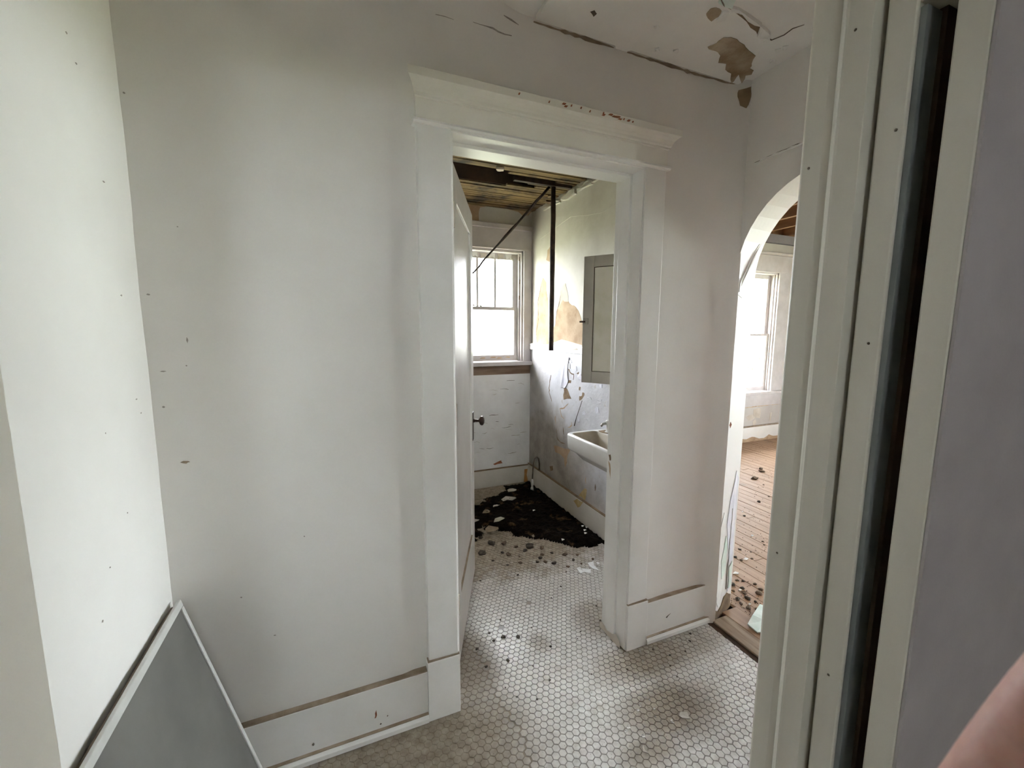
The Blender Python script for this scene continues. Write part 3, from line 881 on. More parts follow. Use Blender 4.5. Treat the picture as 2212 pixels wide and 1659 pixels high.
# ragged enamel sheet on the right wall below the rail
B(XR - .006, XR + .001, 1.56, BY - .006, 0, 1.255).build('wainscot_sheet', 'bath_enamel_right', wr)
onws = lambda u, v, h: (XR - .006 - h, u, v)
patch('bare_plaster_patch', [(3.367, 1.309), (3.382, 1.521), (3.349, 1.681), (3.308, 1.816), (3.265, 1.869), (3.204, 1.825), (3.166, 1.67), (3.146, 1.309)], onbr, .001, 'bare_plaster', wr, seed=2)
patch('bare_plaster_patch', [(3.138, 1.309), (3.125, 1.42), (3.03, 1.476), (3.011, 1.579), (2.975, 1.64), (2.917, 1.69), (2.86, 1.679), (2.816, 1.631), (2.748, 1.61), (2.681, 1.566), (2.64, 1.505), (2.598, 1.405),
                             (2.53, 1.309)], onbr, .001, 'bare_plaster', wr, seed=3)
patch('bare_plaster_patch', [(3.011, 1.579), (2.992, 1.695), (2.95, 1.781), (2.878, 1.785), (2.847, 1.719), (2.83, 1.642), (2.916, 1.661)], onbr, .0014, 'bare_plaster_pale', wr, seed=4)
patch('bare_plaster_patch', [(3.187, 2.085), (3.131, 2.112), (3.08, 2.013), (3.111, 1.981), (3.209, 2.007)], onbr, .001, 'bare_plaster', wr, seed=5)
crack('paint_crack', [(3.30, 1.80), (3.36, 1.67), (3.34, 1.52), (3.385, 1.40), (3.36, 1.32)], onbr, .010, .002, 'bare_plaster_dark', wr, seed=6)
crack('paint_crack', [(3.03, 1.47), (3.01, 1.58), (2.97, 1.64), (2.95, 1.70)], onbr, .010, .002, 'bare_plaster_dark', wr, seed=7)
# border band under the ceiling and the ragged plaster above it
patch('paper_band', [(1.57, 2.222), (1.57, 2.40), (3.49, 2.392), (3.49, 2.232), (3.1, 2.226), (2.6, 2.219), (2.2, 2.223)], onbr, .003, 'bath_plaster', wr, seed=8)
for i, (ya, yb, zt) in enumerate([(1.60, 2.05, 2.452), (2.06, 2.52, 2.455), (2.53, 2.72, 2.440), (2.74, 2.95, 2.447), (2.97, 3.25, 2.430)]):
    patch('plaster_chunk', [(ya, 2.402), (ya + .01, zt - .01), (ya + (yb - ya) * .3, zt), (ya + (yb - ya) * .6, zt - .012), (yb - .01, zt), (yb, 2.41)], onbr, .012, 'bath_plaster', wr, lift=.01, seed=9 + i)
for nm_, pts in (('A', [(2.866, .988), (2.81, .974), (2.774, .93), (2.747, .906), (2.862, .881), (2.871, .916), (2.858, .946)]), ('B', [(2.806, 1.037), (2.753, 1.047), (2.758, 1.025), (2.812, 1.016)]),
                 ('D', [(2.703, 1.1), (2.647, 1.122), (2.653, 1.104)]), ('E', [(2.636, 1.013), (2.618, 1.012), (2.623, .985), (2.641, .986)]),
                 ('F', [(2.633, .943), (2.597, .952), (2.592, .976), (2.568, .976), (2.567, .96), (2.602, .922), (2.632, .91)]), ('L', [(3.081, .267), (3.027, .288), (3.017, .256), (3.061, .233)])):
    patch('bare_plaster_patch', pts, onws, .0012, 'bare_plaster_dark', wr, seed=ord(nm_))
patch('grime_patch', [(3.015, .466), (2.872, .486), (2.793, .499), (2.717, .523), (2.79, .439), (2.818, .34), (2.836, .409), (2.987, .421)], onws, .001, 'bare_plaster', wr, seed=21)
for i, ln in enumerate(([(2.785, 1.178), (2.796, 1.135), (2.768, 1.103), (2.722, 1.094), (2.727, 1.053)], [(2.792, .86), (2.853, .818), (2.916, .796), (2.893, .746), (2.849, .729)],
                        [(3.077, 1.059), (3.107, .988), (3.112, .904), (3.062, .835)], [(2.739, .729), (2.725, .701), (2.791, .673)], [(2.98, .62), (2.96, .55), (2.90, .52), (2.83, .53)],
                        [(2.52, .36), (2.515, .31)], [(2.40, .35), (2.395, .30)], [(3.0, .72), (2.98, .66)], [(2.86, .65), (2.85, .60)])):
    crack('paint_crack', ln, onws, .009, .0015, ('bare_plaster_dark', 'bare_plaster')[i % 2], wr, seed=60 + i, jag=.006)
patch('paint_flake', [(2.897, 1.233), (2.786, 1.219), (2.809, 1.107), (2.792, 1.039), (2.845, .976), (2.901, .969), (2.893, 1.127)], onws, .003, 'flake_blue', wr, lift=.008, seed=31)
rnd = random.Random(5)
for i in range(16):          # curled flakes of enamel
    y, z = rnd.uniform(2.36, 2.80), rnd.uniform(.70, 1.22)
    a, b = rnd.uniform(.012, .035), rnd.uniform(.008, .025)
    patch('paint_flake', [(y - a, z - b * rnd.uniform(.3, 1)), (y - a * .6, z + b), (y + a * .4, z + b * rnd.uniform(.4, 1)), (y + a, z + b * .2), (y + a * .5, z - b)], onws, .001,
          ('flake_blue', 'bath_enamel_right')[i % 2], wr, lift=.003, seed=70 + i)
# chair rail
o = B(XR - .022, XR, 1.57, BY - .002, 1.254, 1.308).build('trim_4', 'trim_white', bevel=.003)
struct(o, 'white chair rail board between brown bare plaster and peeling enamel', 'chair rail')
patch('paint_chip', [(2.76, 1.285), (2.70, 1.29), (2.66, 1.30), (2.64, 1.285), (2.69, 1.28)], lambda u, v, h: (XR - .022 - h, u, v), .0008, 'bare_plaster_pale', o, seed=1)
# bathroom baseboards
o = B(XR - .024, XR - .004, 1.57, BY - .006, 0, .172).build('baseboard_bathroom_right', 'bath_plaster', bevel=.002)
struct(o, 'grimy white baseboard under the sink wall', 'baseboard')
B(XR - .0235, XR - .005, 1.57, BY - .006, .1715, .178).build('dust_ledge', 'bare_plaster_dark', o)
patch('stain_patch', [(2.6, .165), (2.517, .172), (2.541, .14), (2.589, .10), (2.654, .13)], lambda u, v, h: (XR - .024 - h, u, v), .001, 'stain_yellow', o, seed=2)
patch('stain_patch', [(2.61, .18), (2.53, .27), (2.50, .27), (2.52, .18)], onws, .001, 'stain_yellow', o, seed=3)
o = B(-.35, XR - .024, BY - .026, BY - .006, 0, .160).build('baseboard_bathroom_back', 'bath_plaster', bevel=.002)
struct(o, 'grimy white baseboard under the bathroom window', 'baseboard')
B(-.35, XR - .024, BY - .025, BY - .006, .1595, .167).build('dust_ledge', 'bare_plaster_dark', o)
patch('stain_patch', [(1.585, .125), (1.618, .125), (1.622, .0), (1.58, .0)], lambda u, v, h: (u, BY - .026 - h, v), .001, 'stain_orange', o, seed=4)

# bathroom ceiling: bare lath
ceil_b = struct(B(-.5, XR, 1.50, BOUT, 2.66, 2.70).build('ceiling_bathroom', 'dark_wood'), 'bathroom ceiling of stained bare wooden lath with black holes', 'ceiling')
for y in (1.75, 2.15, 2.55, 2.98, 3.36):
    B(-.42, XR, y - .024, y + .024, 2.4695, 2.66).build('joist', 'dark_wood', ceil_b)
rnd = random.Random(11)
yy, k = 1.575, 0
while yy < 3.49:
    w = .034 + rnd.uniform(-.002, .002)
    segs = [(-.35, XR - .002)]
    if 2.66 < yy < 2.93:                                  # the black hole
        a, b = .45 + rnd.uniform(-.1, .1), 1.12 + rnd.uniform(-.08, .30)
        if 2.74 < yy < 2.82:
            b = 1.50 + rnd.uniform(-.03, .03)
        segs = [(-.35, a), (b, XR - .002)]
    elif rnd.random() < .15:
        a = rnd.uniform(.3, 1.4)
        segs = [(-.35, a), (a + rnd.uniform(.05, .2), XR - .002)]
    for a, b in segs:
        dz = rnd.uniform(-.006, .002)
        sk = rnd.uniform(-.004, .004)
        MB().prism([(a, yy, 2.461 + dz), (b, yy + sk, 2.461 + dz), (b, yy + w + sk, 2.461 + dz), (a, yy + w, 2.461 + dz)],
                   [(a, yy, 2.469), (b, yy + sk, 2.469), (b, yy + w + sk, 2.469), (a, yy + w, 2.469)]).build('lath', 'lath_wood', ceil_b)
    yy += w + .011
    k += 1
B(1.17, 1.62, 2.760, 2.79, 2.44, 2.468).build('batten', 'iron_black', ceil_b)
for i, (x, y) in enumerate([(1.02, 2.66), (1.58, 3.02), (1.63, 3.15)]):
    patch('plaster_chunk', [(x - .03, y - .02), (x + .02, y - .03), (x + .035, y + .015), (x, y + .03)], lambda u, v, h: (u, v, 2.458 - h), .006, 'bare_plaster_pale' if i == 0 else 'bare_plaster_dark', ceil_b, lift=.01, seed=80 + i)

# ------------------------------------------------------------------ windows


def make_window(name, mp, u0, u1, z0, z1, thick, lights, label, casing_l=True, casing_r=.093, head=(.165, .044), apron=0.0, nrm=(0, 1, 0), glass='window_glass'):
    """Double-hung window in an opening u0..u1, z0 (stool top)..z1; mp maps (u, depth outwards, z)."""
    c = mp((u0 + u1) / 2, 0, z0)
    w = empty(name, c)
    struct(w, label, 'window')
    X = lambda *a: MB().mbox(mp, *a)
    if casing_l:
        X(u0 - .10, u0 + .004, -.018, .004, z0, z1).build('casing', 'trim_window', w, bevel=.002)
    X(u1 - .004, u1 + casing_r, -.018, .004, z0, z1).build('casing', 'trim_window', w, bevel=.002)
    ha, hb = u0 - .11, u1 + casing_r + (.01 if casing_r > .09 else 0)
    X(ha, hb, -.022, .004, z1, z1 + .014).build('fillet', 'trim_window', w, bevel=.002)
    X(ha + .008, hb, -.018, .004, z1 + .014, z1 + head[0]).build('head_casing', 'trim_window', w, bevel=.002)
    X(ha - .012, hb, -.040, .004, z1 + head[0], z1 + head[0] + head[1]).build('head_cap', 'trim_window', w, bevel=.006)
    X(ha - .01, hb, -.05, .06, z0 - .036, z0).build('stool', 'trim_window', w, bevel=.004)
    if apron:
        X(ha + .02, hb - .01, -.016, .004, z0 - .036 - apron, z0 - .036).build('apron', 'trim_window', w, bevel=.002)
    # reveal linings, stops, outer frame
    X(u0, u0 + .02, .004, thick + .02, z0 - .02, z1).build('jamb', 'trim_window', w)
    X(u1 - .02, u1, .004, thick + .02, z0 - .02, z1).build('jamb', 'trim_window', w)
    X(u0, u1, .004, thick + .02, z1 - .02, z1).build('head_jamb', 'trim_window', w)
    X(u0, u1, .06, thick + .06, z0 - .05, z0 - .004).build('outer_sill', 'trim_window', w)
    for a, b in ((u0 + .02, u0 + .036), (u1 - .036, u1 - .02)):
        X(a, b, .03, .048, z0, z1 - .02).build('inner_stop', 'trim_window', w, bevel=.002)
    X(u0 - .10, u0 + .02, thick, thick + .03, z0 - .05, z1 + .1).build('outer_casing', 'siding', w)
    X(u1 - .02, u1 + .10, thick, thick + .03, z0 - .05, z1 + .1).build('outer_casing', 'siding', w)
    X(u0 + .02, u0 + .035, .12, thick + .02, z0, z1).build('blind_stop', 'siding', w)
    X(u1 - .035, u1 - .02, .12, thick + .02, z0, z1).build('blind_stop', 'siding', w)
    zm = z0 + (z1 - z0) * .485
    a, b = u0 + .022, u1 - .022
    st = .050
    # lower sash (inside)
    lo = X(a, a + st, .050, .082, z0 + .002, zm + .012).mbox(mp, b - st, b, .050, .082, z0 + .002, zm + .012).mbox(mp, a + st, b - st, .050, .082, z0 + .002, z0 + .055) \
        .mbox(mp, a + st, b - st, .050, .082, zm - .016, zm + .012).build('lower_sash', 'trim_window', w, bevel=.002)
    X(a + st - .004, b - st + .004, .064, .068, z0 + .05, zm - .012).build('glass_pane', glass, lo)
    us_ = X(a, a + st, .086, .118, zm - .012, z1 - .022).mbox(mp, b - st, b, .086, .118, zm - .012, z1 - .022).mbox(mp, a + st, b - st, .086, .118, z1 - .070, z1 - .022) \
        .mbox(mp, a + st, b - st, .086, .118, zm - .012, zm + .014).build('upper_sash', 'trim_window', w, bevel=.002)
    ga, gb = a + st, b - st
    for i in range(lights):
        p, q = ga + (gb - ga) * i / lights, ga + (gb - ga) * (i + 1) / lights
        X(p, q, .100, .104, zm + .01, z1 - .066).build('glass_pane', glass, us_)
        if i:
            X(p - .010, p + .010, .090, .114, zm + .012, z1 - .068).build('muntin', 'trim_window', us_, bevel=.003)
    cc = mp((u0 + u1) / 2, thick + .01, (z0 + z1) / 2)
    portal(cc, nrm, u1 - u0 - .04, z1 - z0 - .02)
    return w, lo, us_


w1, lo1, us1 = make_window('window_1', north(BY), .765, 1.575, 1.147, 2.122, BOUT - BY, 4, 'small white double-hung bathroom window with four tall upper lights', glass='grimy_glass', casing_r=.073, nrm=(0, 1, 0))
for i, (x, z) in enumerate([(1.20, 1.178), (1.30, 1.182), (1.36, 1.176), (1.44, 1.18)]):
    patch('paint_chip', [(x - .03, z - .006), (x - .01, z + .006), (x + .03, z + .004), (x + .02, z - .006)], lambda u, v, h: (u, BY + .050 - h, v), .001, 'bare_plaster', lo1, seed=i)
for i, (x, z) in enumerate([(1.545, 2.06), (1.548, 1.98), (1.55, 1.86), (1.55, 1.78), (1.547, 1.72)]):
    patch('paint_chip', [(x - .006, z - .02), (x - .002, z + .02), (x + .006, z + .012), (x + .004, z - .02)], lambda u, v, h: (u, BY + .030 - h, v), .001, 'bare_plaster_pale' if i % 2 else 'bare_plaster_dark', w1, seed=i)
patch('paint_flake', [(1.08, 1.628), (1.12, 1.650), (1.15, 1.634), (1.19, 1.642), (1.20, 1.628)], lambda u, v, h: (u, BY + .050 - h, v), .004, 'bare_plaster_pale', lo1, seed=9)
for i, x in enumerate((1.14, 1.22, 1.30, 1.38, 1.46, 1.52)):
    patch('paint_flake', [(x - .03, 2.10), (x - .02, 2.055 - .01 * (i % 2)), (x + .01, 2.07), (x + .03, 2.06), (x + .03, 2.10)], lambda u, v, h: (u, BY + .084 - h, v), .002,
          'bare_plaster_pale' if i % 2 else 'flake_white', us1, lift=.004, seed=i)

# ------------------------------------------------------------------ far room
FX = 6.4
frb = hole_wall(north(FY), XF, FX + .2, 0, OUT - FY, 0, 2.60, [(4.20, 5.20, .62, 2.15)])
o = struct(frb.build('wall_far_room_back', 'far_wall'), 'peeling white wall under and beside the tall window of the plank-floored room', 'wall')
onfr = lambda u, v, h: (u, FY - h, v)
for i, pts in enumerate(([(4.93, .42), (5.06, .43), (5.06, .30), (4.99, .31), (4.94, .34)], [(4.80, .33), (4.92, .36), (4.97, .31), (4.86, .28)], [(5.25, .36), (5.28, .36), (5.27, .24), (5.24, .25)],
                         [(4.93, .26), (4.98, .30), (5.0, .24), (4.95, .20)])):
    patch('bare_plaster_patch', pts, onfr, .002, 'bare_plaster_pale', o, seed=i)
crack('paint_crack', [(4.74, .455), (5.0, .46), (5.40, .465)], onfr, .012, .002, 'bare_plaster', o, seed=8)
b2 = B(XF + .02, FX, FY - .02, FY, 0, .20).build('baseboard_far_room', 'trim_white', bevel=.003)
struct(b2, 'dirty white baseboard under the tall far window', 'baseboard')
B(XF + .02, FX, FY - .0205, FY, .196, .212).build('dust_ledge', 'dust_shade_brown', b2)
rnd = random.Random(3)
pts = [(4.6, 0)] + [(4.6 + i * .09, .03 + rnd.uniform(0, .05)) for i in range(10)] + [(5.45, 0)]
patch('grime_patch', pts, lambda u, v, h: (u, FY - .021 - h, v), .001, 'bare_plaster', b2, seed=5)
w2, lo2, us2 = make_window('window_2', north(FY), 4.20, 5.20, .655, 2.152, OUT - FY, 1, 'tall white double-hung window seen through the arch', glass='grimy_glass', casing_r=.20, head=(.205, .034), apron=.15, nrm=(0, 1, 0))
struct(hole_wall(east(FX), -2.5, OUT, 0, .2, 0, 2.60, [(-.3, 1.8, .46, 2.35)]).build('wall_far_room_right', 'grey_plaster'), 'bare grey plaster right wall of the plank-floored room with one broad added window', 'wall')
make_window('added_window_3', east(FX), -.3, 1.8, .495, 2.352, .2, 3, 'broad unseen window added on the right wall to light the hall through the arch', casing_r=.12, nrm=(1, 0, 0))  # unseen window, added so daylight reaches the hall through the arch
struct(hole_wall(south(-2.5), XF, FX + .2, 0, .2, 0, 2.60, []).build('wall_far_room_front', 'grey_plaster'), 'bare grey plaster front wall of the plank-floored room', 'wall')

make_window('added_window_4', nm, -.75, -.20, 1.455, 2.12, .2, 1, 'small high window added in the rear wall of the near room as fill light', casing_r=.12, nrm=(0, -1, 0))  # unseen window, added behind the camera to fill near room and hall
fl2 = struct(B(XR + .0, FX + .2, -2.7, OUT, -.12, -.012).build('floor_far_room', 'dark_wood'), 'bare brown wooden plank floor beyond the arch, littered with crumbs', 'floor')
x, k = XF + .012, 0
rnd = random.Random(21)
while x < FX - .05:
    w = .082
    y = -2.48
    while y < FY - .03:
        L = rnd.uniform(1.6, 3.4)
        if y < -.5:
            L = max(L, 2.2)
        ye = min(FY - .012, y + L)
        dz = rnd.uniform(-.0012, .0012)
        B(x, x + w - .003, y, ye - .002, -.012, .006 + dz).build('plank', 'plank_wood', fl2, bevel=.0015, segs=1)
        y = ye
    x += w
# threshold boards in the arch
th = struct(B(XR - .004, XR + .095, .60, 1.371, -.02, .010).build('trim_5', 'threshold_wood', bevel=.004), 'worn wooden threshold board in the arched opening', 'threshold')
B(XR + .098, XF + .010, .60, 1.40, -.02, .008).build('threshold_board', 'plank_wood', th, bevel=.003)
B(XR - .030, XR - .004, .60, 1.385, -.02, .0015).build('dark_gap_strip', 'dark_wood', th)
# open joists above the far room
cf_ = struct(B(XF, FX + .2, -2.7, OUT, 2.82, 2.90).build('ceiling_far_room', 'deck_wood'), 'open ceiling of dark joists under orange-brown boards', 'ceiling')
x = XF + .15
while x < FX:
    B(x, x + .045, -2.6, OUT - .02, 2.60, 2.82).build('joist', 'joist_wood', cf_)
    x += .40
struct(B(XF, FX + .2, FY + .002, OUT, 2.60, 2.82).build('wall_top_plate', 'joist_wood'), 'wooden top plate above the far window wall', 'beam')
struct(B(-2.2, XF + .02, -3.0, OUT + .05, 2.76, 2.84).build('roof_deck', 'dark_wood'), 'dark attic boards above the hall and bathroom', 'ceiling')
struct(B(-2.2, FX + .4, -3.1, OUT + .15, 2.92, 3.0).build('roof_sheet', 'dark_wood'), 'roof sheeting over the whole house', 'roof')

# ------------------------------------------------------------------ hexagon tile floor of hall and bathroom
fl = struct(B(-.50, XR, .29, BY + .01, -.12, -.0022).build('floor', 'grout'), 'white hexagon tile floor with dark joints, brown dirt and a jagged crack', 'floor')
P_ = 0.02664
R_ = P_ / math.sqrt(3)
GAP = .0011


def hexverts(cx, cy, z=0.0, rot=0.0):
    vs_ = []
    for rr_, zz in ((R_ - GAP, -.004), (R_ - GAP, -.0012), (R_ - GAP - .0012, 0.0)):
        for i in range(6):
            a = math.pi / 6 + i * math.pi / 3 + rot
            vs_.append((cx + rr_ * math.cos(a), cy + rr_ * math.sin(a), z + zz))
    return vs_


HF = [(12, 13, 14, 15, 16, 17)] + [(i, (i + 1) % 6, 6 + (i + 1) % 6, 6 + i) for i in range(6)] + [(6 + i, 6 + (i + 1) % 6, 12 + (i + 1) % 6, 12 + i) for i in range(6)]
tiles = []
rnd = random.Random(2)
ax, ay = .541, 1.2257
crack_x = lambda y: .532 - .03 * sstep(1.4, 1.7, y) + .012 * math.sin(y * 17) + (.012 if y < 1.12 else 0)
for j in range(-60, 120):
    y = ay + j * P_ * math.sqrt(3) / 2
    for i in range(-60, 60):
        x = ax + (i + (.5 if j % 2 else 0)) * P_
        if x < XL + .01 or x > XR - .022 or y < .30 or y > BY - .03:
            continue
        if y > 1.56 and x > XR - .03:
            continue
        if 1.372 < y < 1.545 and not (JX0 < x < JX1 - .005):
            continue
        if 1.35 < y < 1.39 and (x < .25 or x > 1.25):
            if y > 1.374:
                continue
        if y < .55 and not (XJL < x < XJ - .03):
            continue
        if rnd.random() < .002:
            continue
        dx = -.0046 if (x < crack_x(y) and y < 1.72) else 0
        tiles.append((x + dx + rnd.uniform(-.0003, .0003), y + rnd.uniform(-.0003, .0003), rnd.uniform(-.0005, .0004) - (.0006 if dx else 0)))


def in_view(x, y):
    v = Vector((x, y, 0)) - CAM
    d = v.dot(fw)
    if d < .1:
        return None
    px, py = 1106 + 904.28 * v.dot(rt) / d, 829.5 - 904.28 * v.dot(up) / d
    if not (-5 < px < 2215 and py < 1672):
        return None
    if x / max(y, .01) > 1.40 or (x < .25 and px < 560):
        return None
    return d


vis = sorted((in_view(t[0], t[1]), t) for t in tiles if in_view(t[0], t[1]))
single = {t for _, t in vis[:300]}
hm = bpy.data.meshes.new('hex_tile')
hm.from_pydata(hexverts(0, 0), [], HF)
hm.materials.append(MATS['hex_tile'])
rest = MB()
for t in tiles:
    if t in single:
        o = bpy.data.objects.new('hex_tile', hm)
        COL.objects.link(o)
        place(o, Vector(t), fl)
    else:
        rest.add(hexverts(t[0], t[1], t[2]), HF)
o = rest.build('hex_tile_field', 'hex_tile', fl)
o['kind'] = 'stuff'

# black rotten debris in the bathroom corner: one lumpy heap
poly = [(1.626, 3.46), (1.626, 2.24), (1.52, 2.13), (1.36, 2.24), (1.21, 2.42), (1.02, 2.62), (.80, 2.72), (.55, 2.95), (.70, 3.10), (.95, 3.08), (1.25, 3.28), (1.42, 3.44)]


def pdist(x, y):
    inside, best = False, 9
    n = len(poly)
    for i in range(n):
        (x1, y1), (x2, y2) = poly[i], poly[(i + 1) % n]
        if (y1 > y) != (y2 > y) and x < (x2 - x1) * (y - y1) / (y2 - y1) + x1:
            inside = not inside
        L2 = (x2 - x1) ** 2 + (y2 - y1) ** 2
        t = max(0, min(1, ((x - x1) * (x2 - x1) + (y - y1) * (y2 - y1)) / L2))
        best = min(best, math.hypot(x - x1 - t * (x2 - x1), y - y1 - t * (y2 - y1)))
    return best if inside else -best


vs_, idx, fs_ = [], {}, []
st = .013
hgt = {}
for i in range(int((1.626 - .45) / st) + 1):
    for j in range(int((3.47 - 2.05) / st) + 1):
        x, y = .45 + i * st, 2.05 + j * st
        amp = 1 + 2.2 * sstep(1.25, .8, x) if x < 1.25 else 1
        d = pdist(x, y) + amp * (.075 * nz3(x, y, 0, 7) + .05 * nz3(x, y, 5, 19))
        if x > 1.60:
            d = max(d, .02) if 2.2 < y < 3.46 else d
        h = .004 + min(.022, max(0, d) * .25) + .010 * nz3(x, y, 2, 26) + .006 * nz3(x, y, 8, 60)
        if math.hypot(x - 1.556, y - 3.243) < .035 or x > 1.60 and abs(y - 3.27) < .03:
            d = -1
        hgt[(i, j)] = (d, x, y, max(.002, h) if d > 0 else -.002)
for (i, j), (d, x, y, h) in hgt.items():
    q = [(i, j), (i + 1, j), (i + 1, j + 1), (i, j + 1)]
    if all(k in hgt for k in q) and sum(hgt[k][0] > 0 for k in q) >= 2:
        f = []
        for k in q:
            if k not in idx:
                idx[k] = len(vs_)
                vs_.append((hgt[k][1], hgt[k][2], hgt[k][3]))
            f.append(idx[k])
        fs_.append(tuple(f))
o = MB().add(vs_, fs_).build('rotten_debris', 'rot_black')
tag(o, 'black rotten debris heaped along the bathroom baseboard on the tile floor', 'debris', kind='stuff')

# ------------------------------------------------------------------ sink
SX0, SX1, SY0, SY1, SZ = 1.335, 1.643, 1.80, 2.305, .772
sink = empty('wall_sink', (1.5, 2.05, .6))
tag(sink, 'white porcelain wall-hung sink with a rounded rim and dirty basin', 'sink')


def rrect(x0, x1, y0, y1, r, z, n=6, r2=None):
    pts = []
    for cx, cy, a0, rr_ in ((x1 - (r2 or r), y1 - (r2 or r), 0, r2 or r), (x0 + r, y1 - r, 90, r), (x0 + r, y0 + r, 180, r), (x1 - (r2 or r), y0 + (r2 or r), 270, r2 or r)):
        for i in range(n + 1):
            a = math.radians(a0 + 90 * i / n)
            pts.append((cx + rr_ * math.cos(a), cy + rr_ * math.sin(a), z))
    return pts


L = [rrect(SX0 + .10, SX1 - .02, SY0 + .12, SY1 - .12, .06, SZ - .175, r2=.05),
     rrect(SX0 + .065, SX1 - .005, SY0 + .07, SY1 - .07, .06, SZ - .155, r2=.03),
     rrect(SX0 + .035, SX1, SY0 + .03, SY1 - .03, .05, SZ - .115, r2=.01),
     rrect(SX0 + .012, SX1, SY0 + .008, SY1 - .008, .045, SZ - .105, r2=.01),
     rrect(SX0 + .004, SX1, SY0, SY1, .045, SZ - .09, r2=.01),
     rrect(SX0, SX1, SY0, SY1, .045, SZ - .012, r2=.01),
     rrect(SX0 + .003, SX1, SY0 + .003, SY1 - .003, .043, SZ - .003, r2=.01),
     rrect(SX0 + .010, SX1, SY0 + .010, SY1 - .010, .038, SZ, r2=.01),
     rrect(SX0 + .024, SX1 - .09, SY0 + .030, SY1 - .030, .035, SZ - .001, r2=.03)]
MB().loops(L, True, False).build('basin_body', 'porcelain', sink, smooth=True)
L = [rrect(SX0 + .024, SX1 - .09, SY0 + .030, SY1 - .030, .035, SZ - .001, r2=.03),
     rrect(SX0 + .030, SX1 - .095, SY0 + .036, SY1 - .036, .035, SZ - .008, r2=.03),
     rrect(SX0 + .045, SX1 - .105, SY0 + .055, SY1 - .055, .04, SZ - .08, r2=.04),
     rrect(SX0 + .075, SX1 - .125, SY0 + .10, SY1 - .10, .05, SZ - .125, r2=.05),
     rrect(SX0 + .10, SX1 - .14, SY0 + .14, SY1 - .14, .04, SZ - .132, r2=.04)]
MB().loops(L, False, True).build('basin_bowl', 'basin_grime', sink, smooth=True)
MB().lathe((1.445, 2.05, SZ - .133), (0, 0, 1), [(0, .02), (.002, .021), (.003, .017), (.0032, 0)], 16).build('drain', 'metal_latch', sink)
MB().tube([(1.46, 1.95, SZ - .17), (1.46, 1.94, .45), (1.50, 1.94, .40), (1.64, 1.94, .40)], .016, 10).build('drain_pipe', 'pipe_lead', sink, smooth=True)
for yy in (2.20, 1.92):
    t = MB().lathe((1.598, yy, SZ - .002), (0, 0, 1), [(0, .024), (.006, .024), (.010, .017), (.045, .015), (.052, .020), (.075, .021), (.082, .016), (.085, 0)], 16).build('tap', 'porcelain', sink, smooth=True)
    MB().tube([(1.575, yy, SZ + .060), (1.552, yy, SZ + .058), (1.540, yy, SZ + .045)], [.010, .009, .008], 10).build('spout', 'metal_latch', t, smooth=True)
patch('rust_patch', [(2.255, 1.56), (2.25, 1.62), (2.20, 1.635), (2.16, 1.61), (2.18, 1.57), (2.21, 1.555)], lambda u, v, h: (v, u, SZ + h), .0015, 'bare_plaster_dark', sink, lift=.003, seed=2)

# ------------------------------------------------------------------ medicine cabinet
HC = Vector((1.640, 1.93, 0))
ang = math.radians(33.7)
cu = Vector((-math.sin(ang), math.cos(ang), 0))
cn = Vector((-math.cos(ang), -math.sin(ang), 0))
cab = empty('medicine_cabinet', (1.63, 2.1, 1.10))
tag(cab, 'grey wooden medicine cabinet with its mirrored door ajar above the sink', 'cabinet')


def cbox(s0, s1, t0, t1, z0, z1):
    vs_ = []
    for z in (z0, z1):
        for s, t in ((s0, t0), (s1, t0), (s1, t1), (s0, t1)):
            p = HC + cu * s + cn * t
            vs_.append((p.x, p.y, z))
    return MB().add(vs_, [(0, 3, 2, 1), (4, 5, 6, 7), (0, 1, 5, 4), (1, 2, 6, 5), (2, 3, 7, 6), (3, 0, 4, 7)])


CW, Z0, Z1, FR = .395, 1.10, 1.872, .066
fr_ = cbox(0, FR, -.018, 0, Z0, Z1)
for a in ((CW - FR, CW, -.018, 0, Z0, Z1), (FR, CW - FR, -.018, 0, Z0, Z0 + FR + .006), (FR, CW - FR, -.018, 0, Z1 - FR, Z1)):
    s_ = cbox(*a)
    fr_.add(s_.v, s_.f)
cdoor = fr_.build('cabinet_door', 'cabinet_grey', cab, bevel=.0015)
cbox(FR - .004, CW - FR + .004, -.012, -.006, Z0 + FR + .002, Z1 - FR + .004).build('mirror', 'mirror_glass', cdoor)
for a in ((FR - .001, FR + .003, Z0 + FR, Z1 - FR), (CW - FR - .003, CW - FR + .001, Z0 + FR, Z1 - FR)):
    cbox(a[0], a[1], -.008, -.003, a[2], a[3]).build('mirror_gap_line', 'dark_wood', cdoor)  # dark strips painted in for the shaded recess gap around the mirror
for z in (Z0 + FR + .005, Z1 - FR - .004):
    cbox(FR, CW - FR, -.008, -.003, z, z + .004).build('mirror_gap_line', 'dark_wood', cdoor)
lt = cbox(CW - .038, CW - .004, 0, .006, 1.462, 1.500).build('latch', 'metal_latch', cdoor, bevel=.0015)
l2 = cbox(CW - .020, CW + .018, .004, .010, 1.474, 1.484).build('latch_bolt', 'bronze_dark', cdoor, bevel=.001)
body = MB()
for a in ((1.622, 1.648, 1.915, 1.95, 1.08, 1.89), (1.622, 1.648, 2.31, 2.345, 1.08, 1.89), (1.622, 1.648, 1.95, 2.31, 1.08, 1.115), (1.622, 1.648, 1.95, 2.31, 1.855, 1.89)):
    body.box(*a)
body.build('cabinet_body', 'cabinet_grey', cab, bevel=.001)
B(1.640, 1.648, 1.95, 2.31, 1.115, 1.855).build('back_board', 'cabinet_grey', cab)
for z in (1.35, 1.60):
    B(1.624, 1.640, 1.951, 2.309, z, z + .006).build('shelf', 'cabinet_grey', cab)

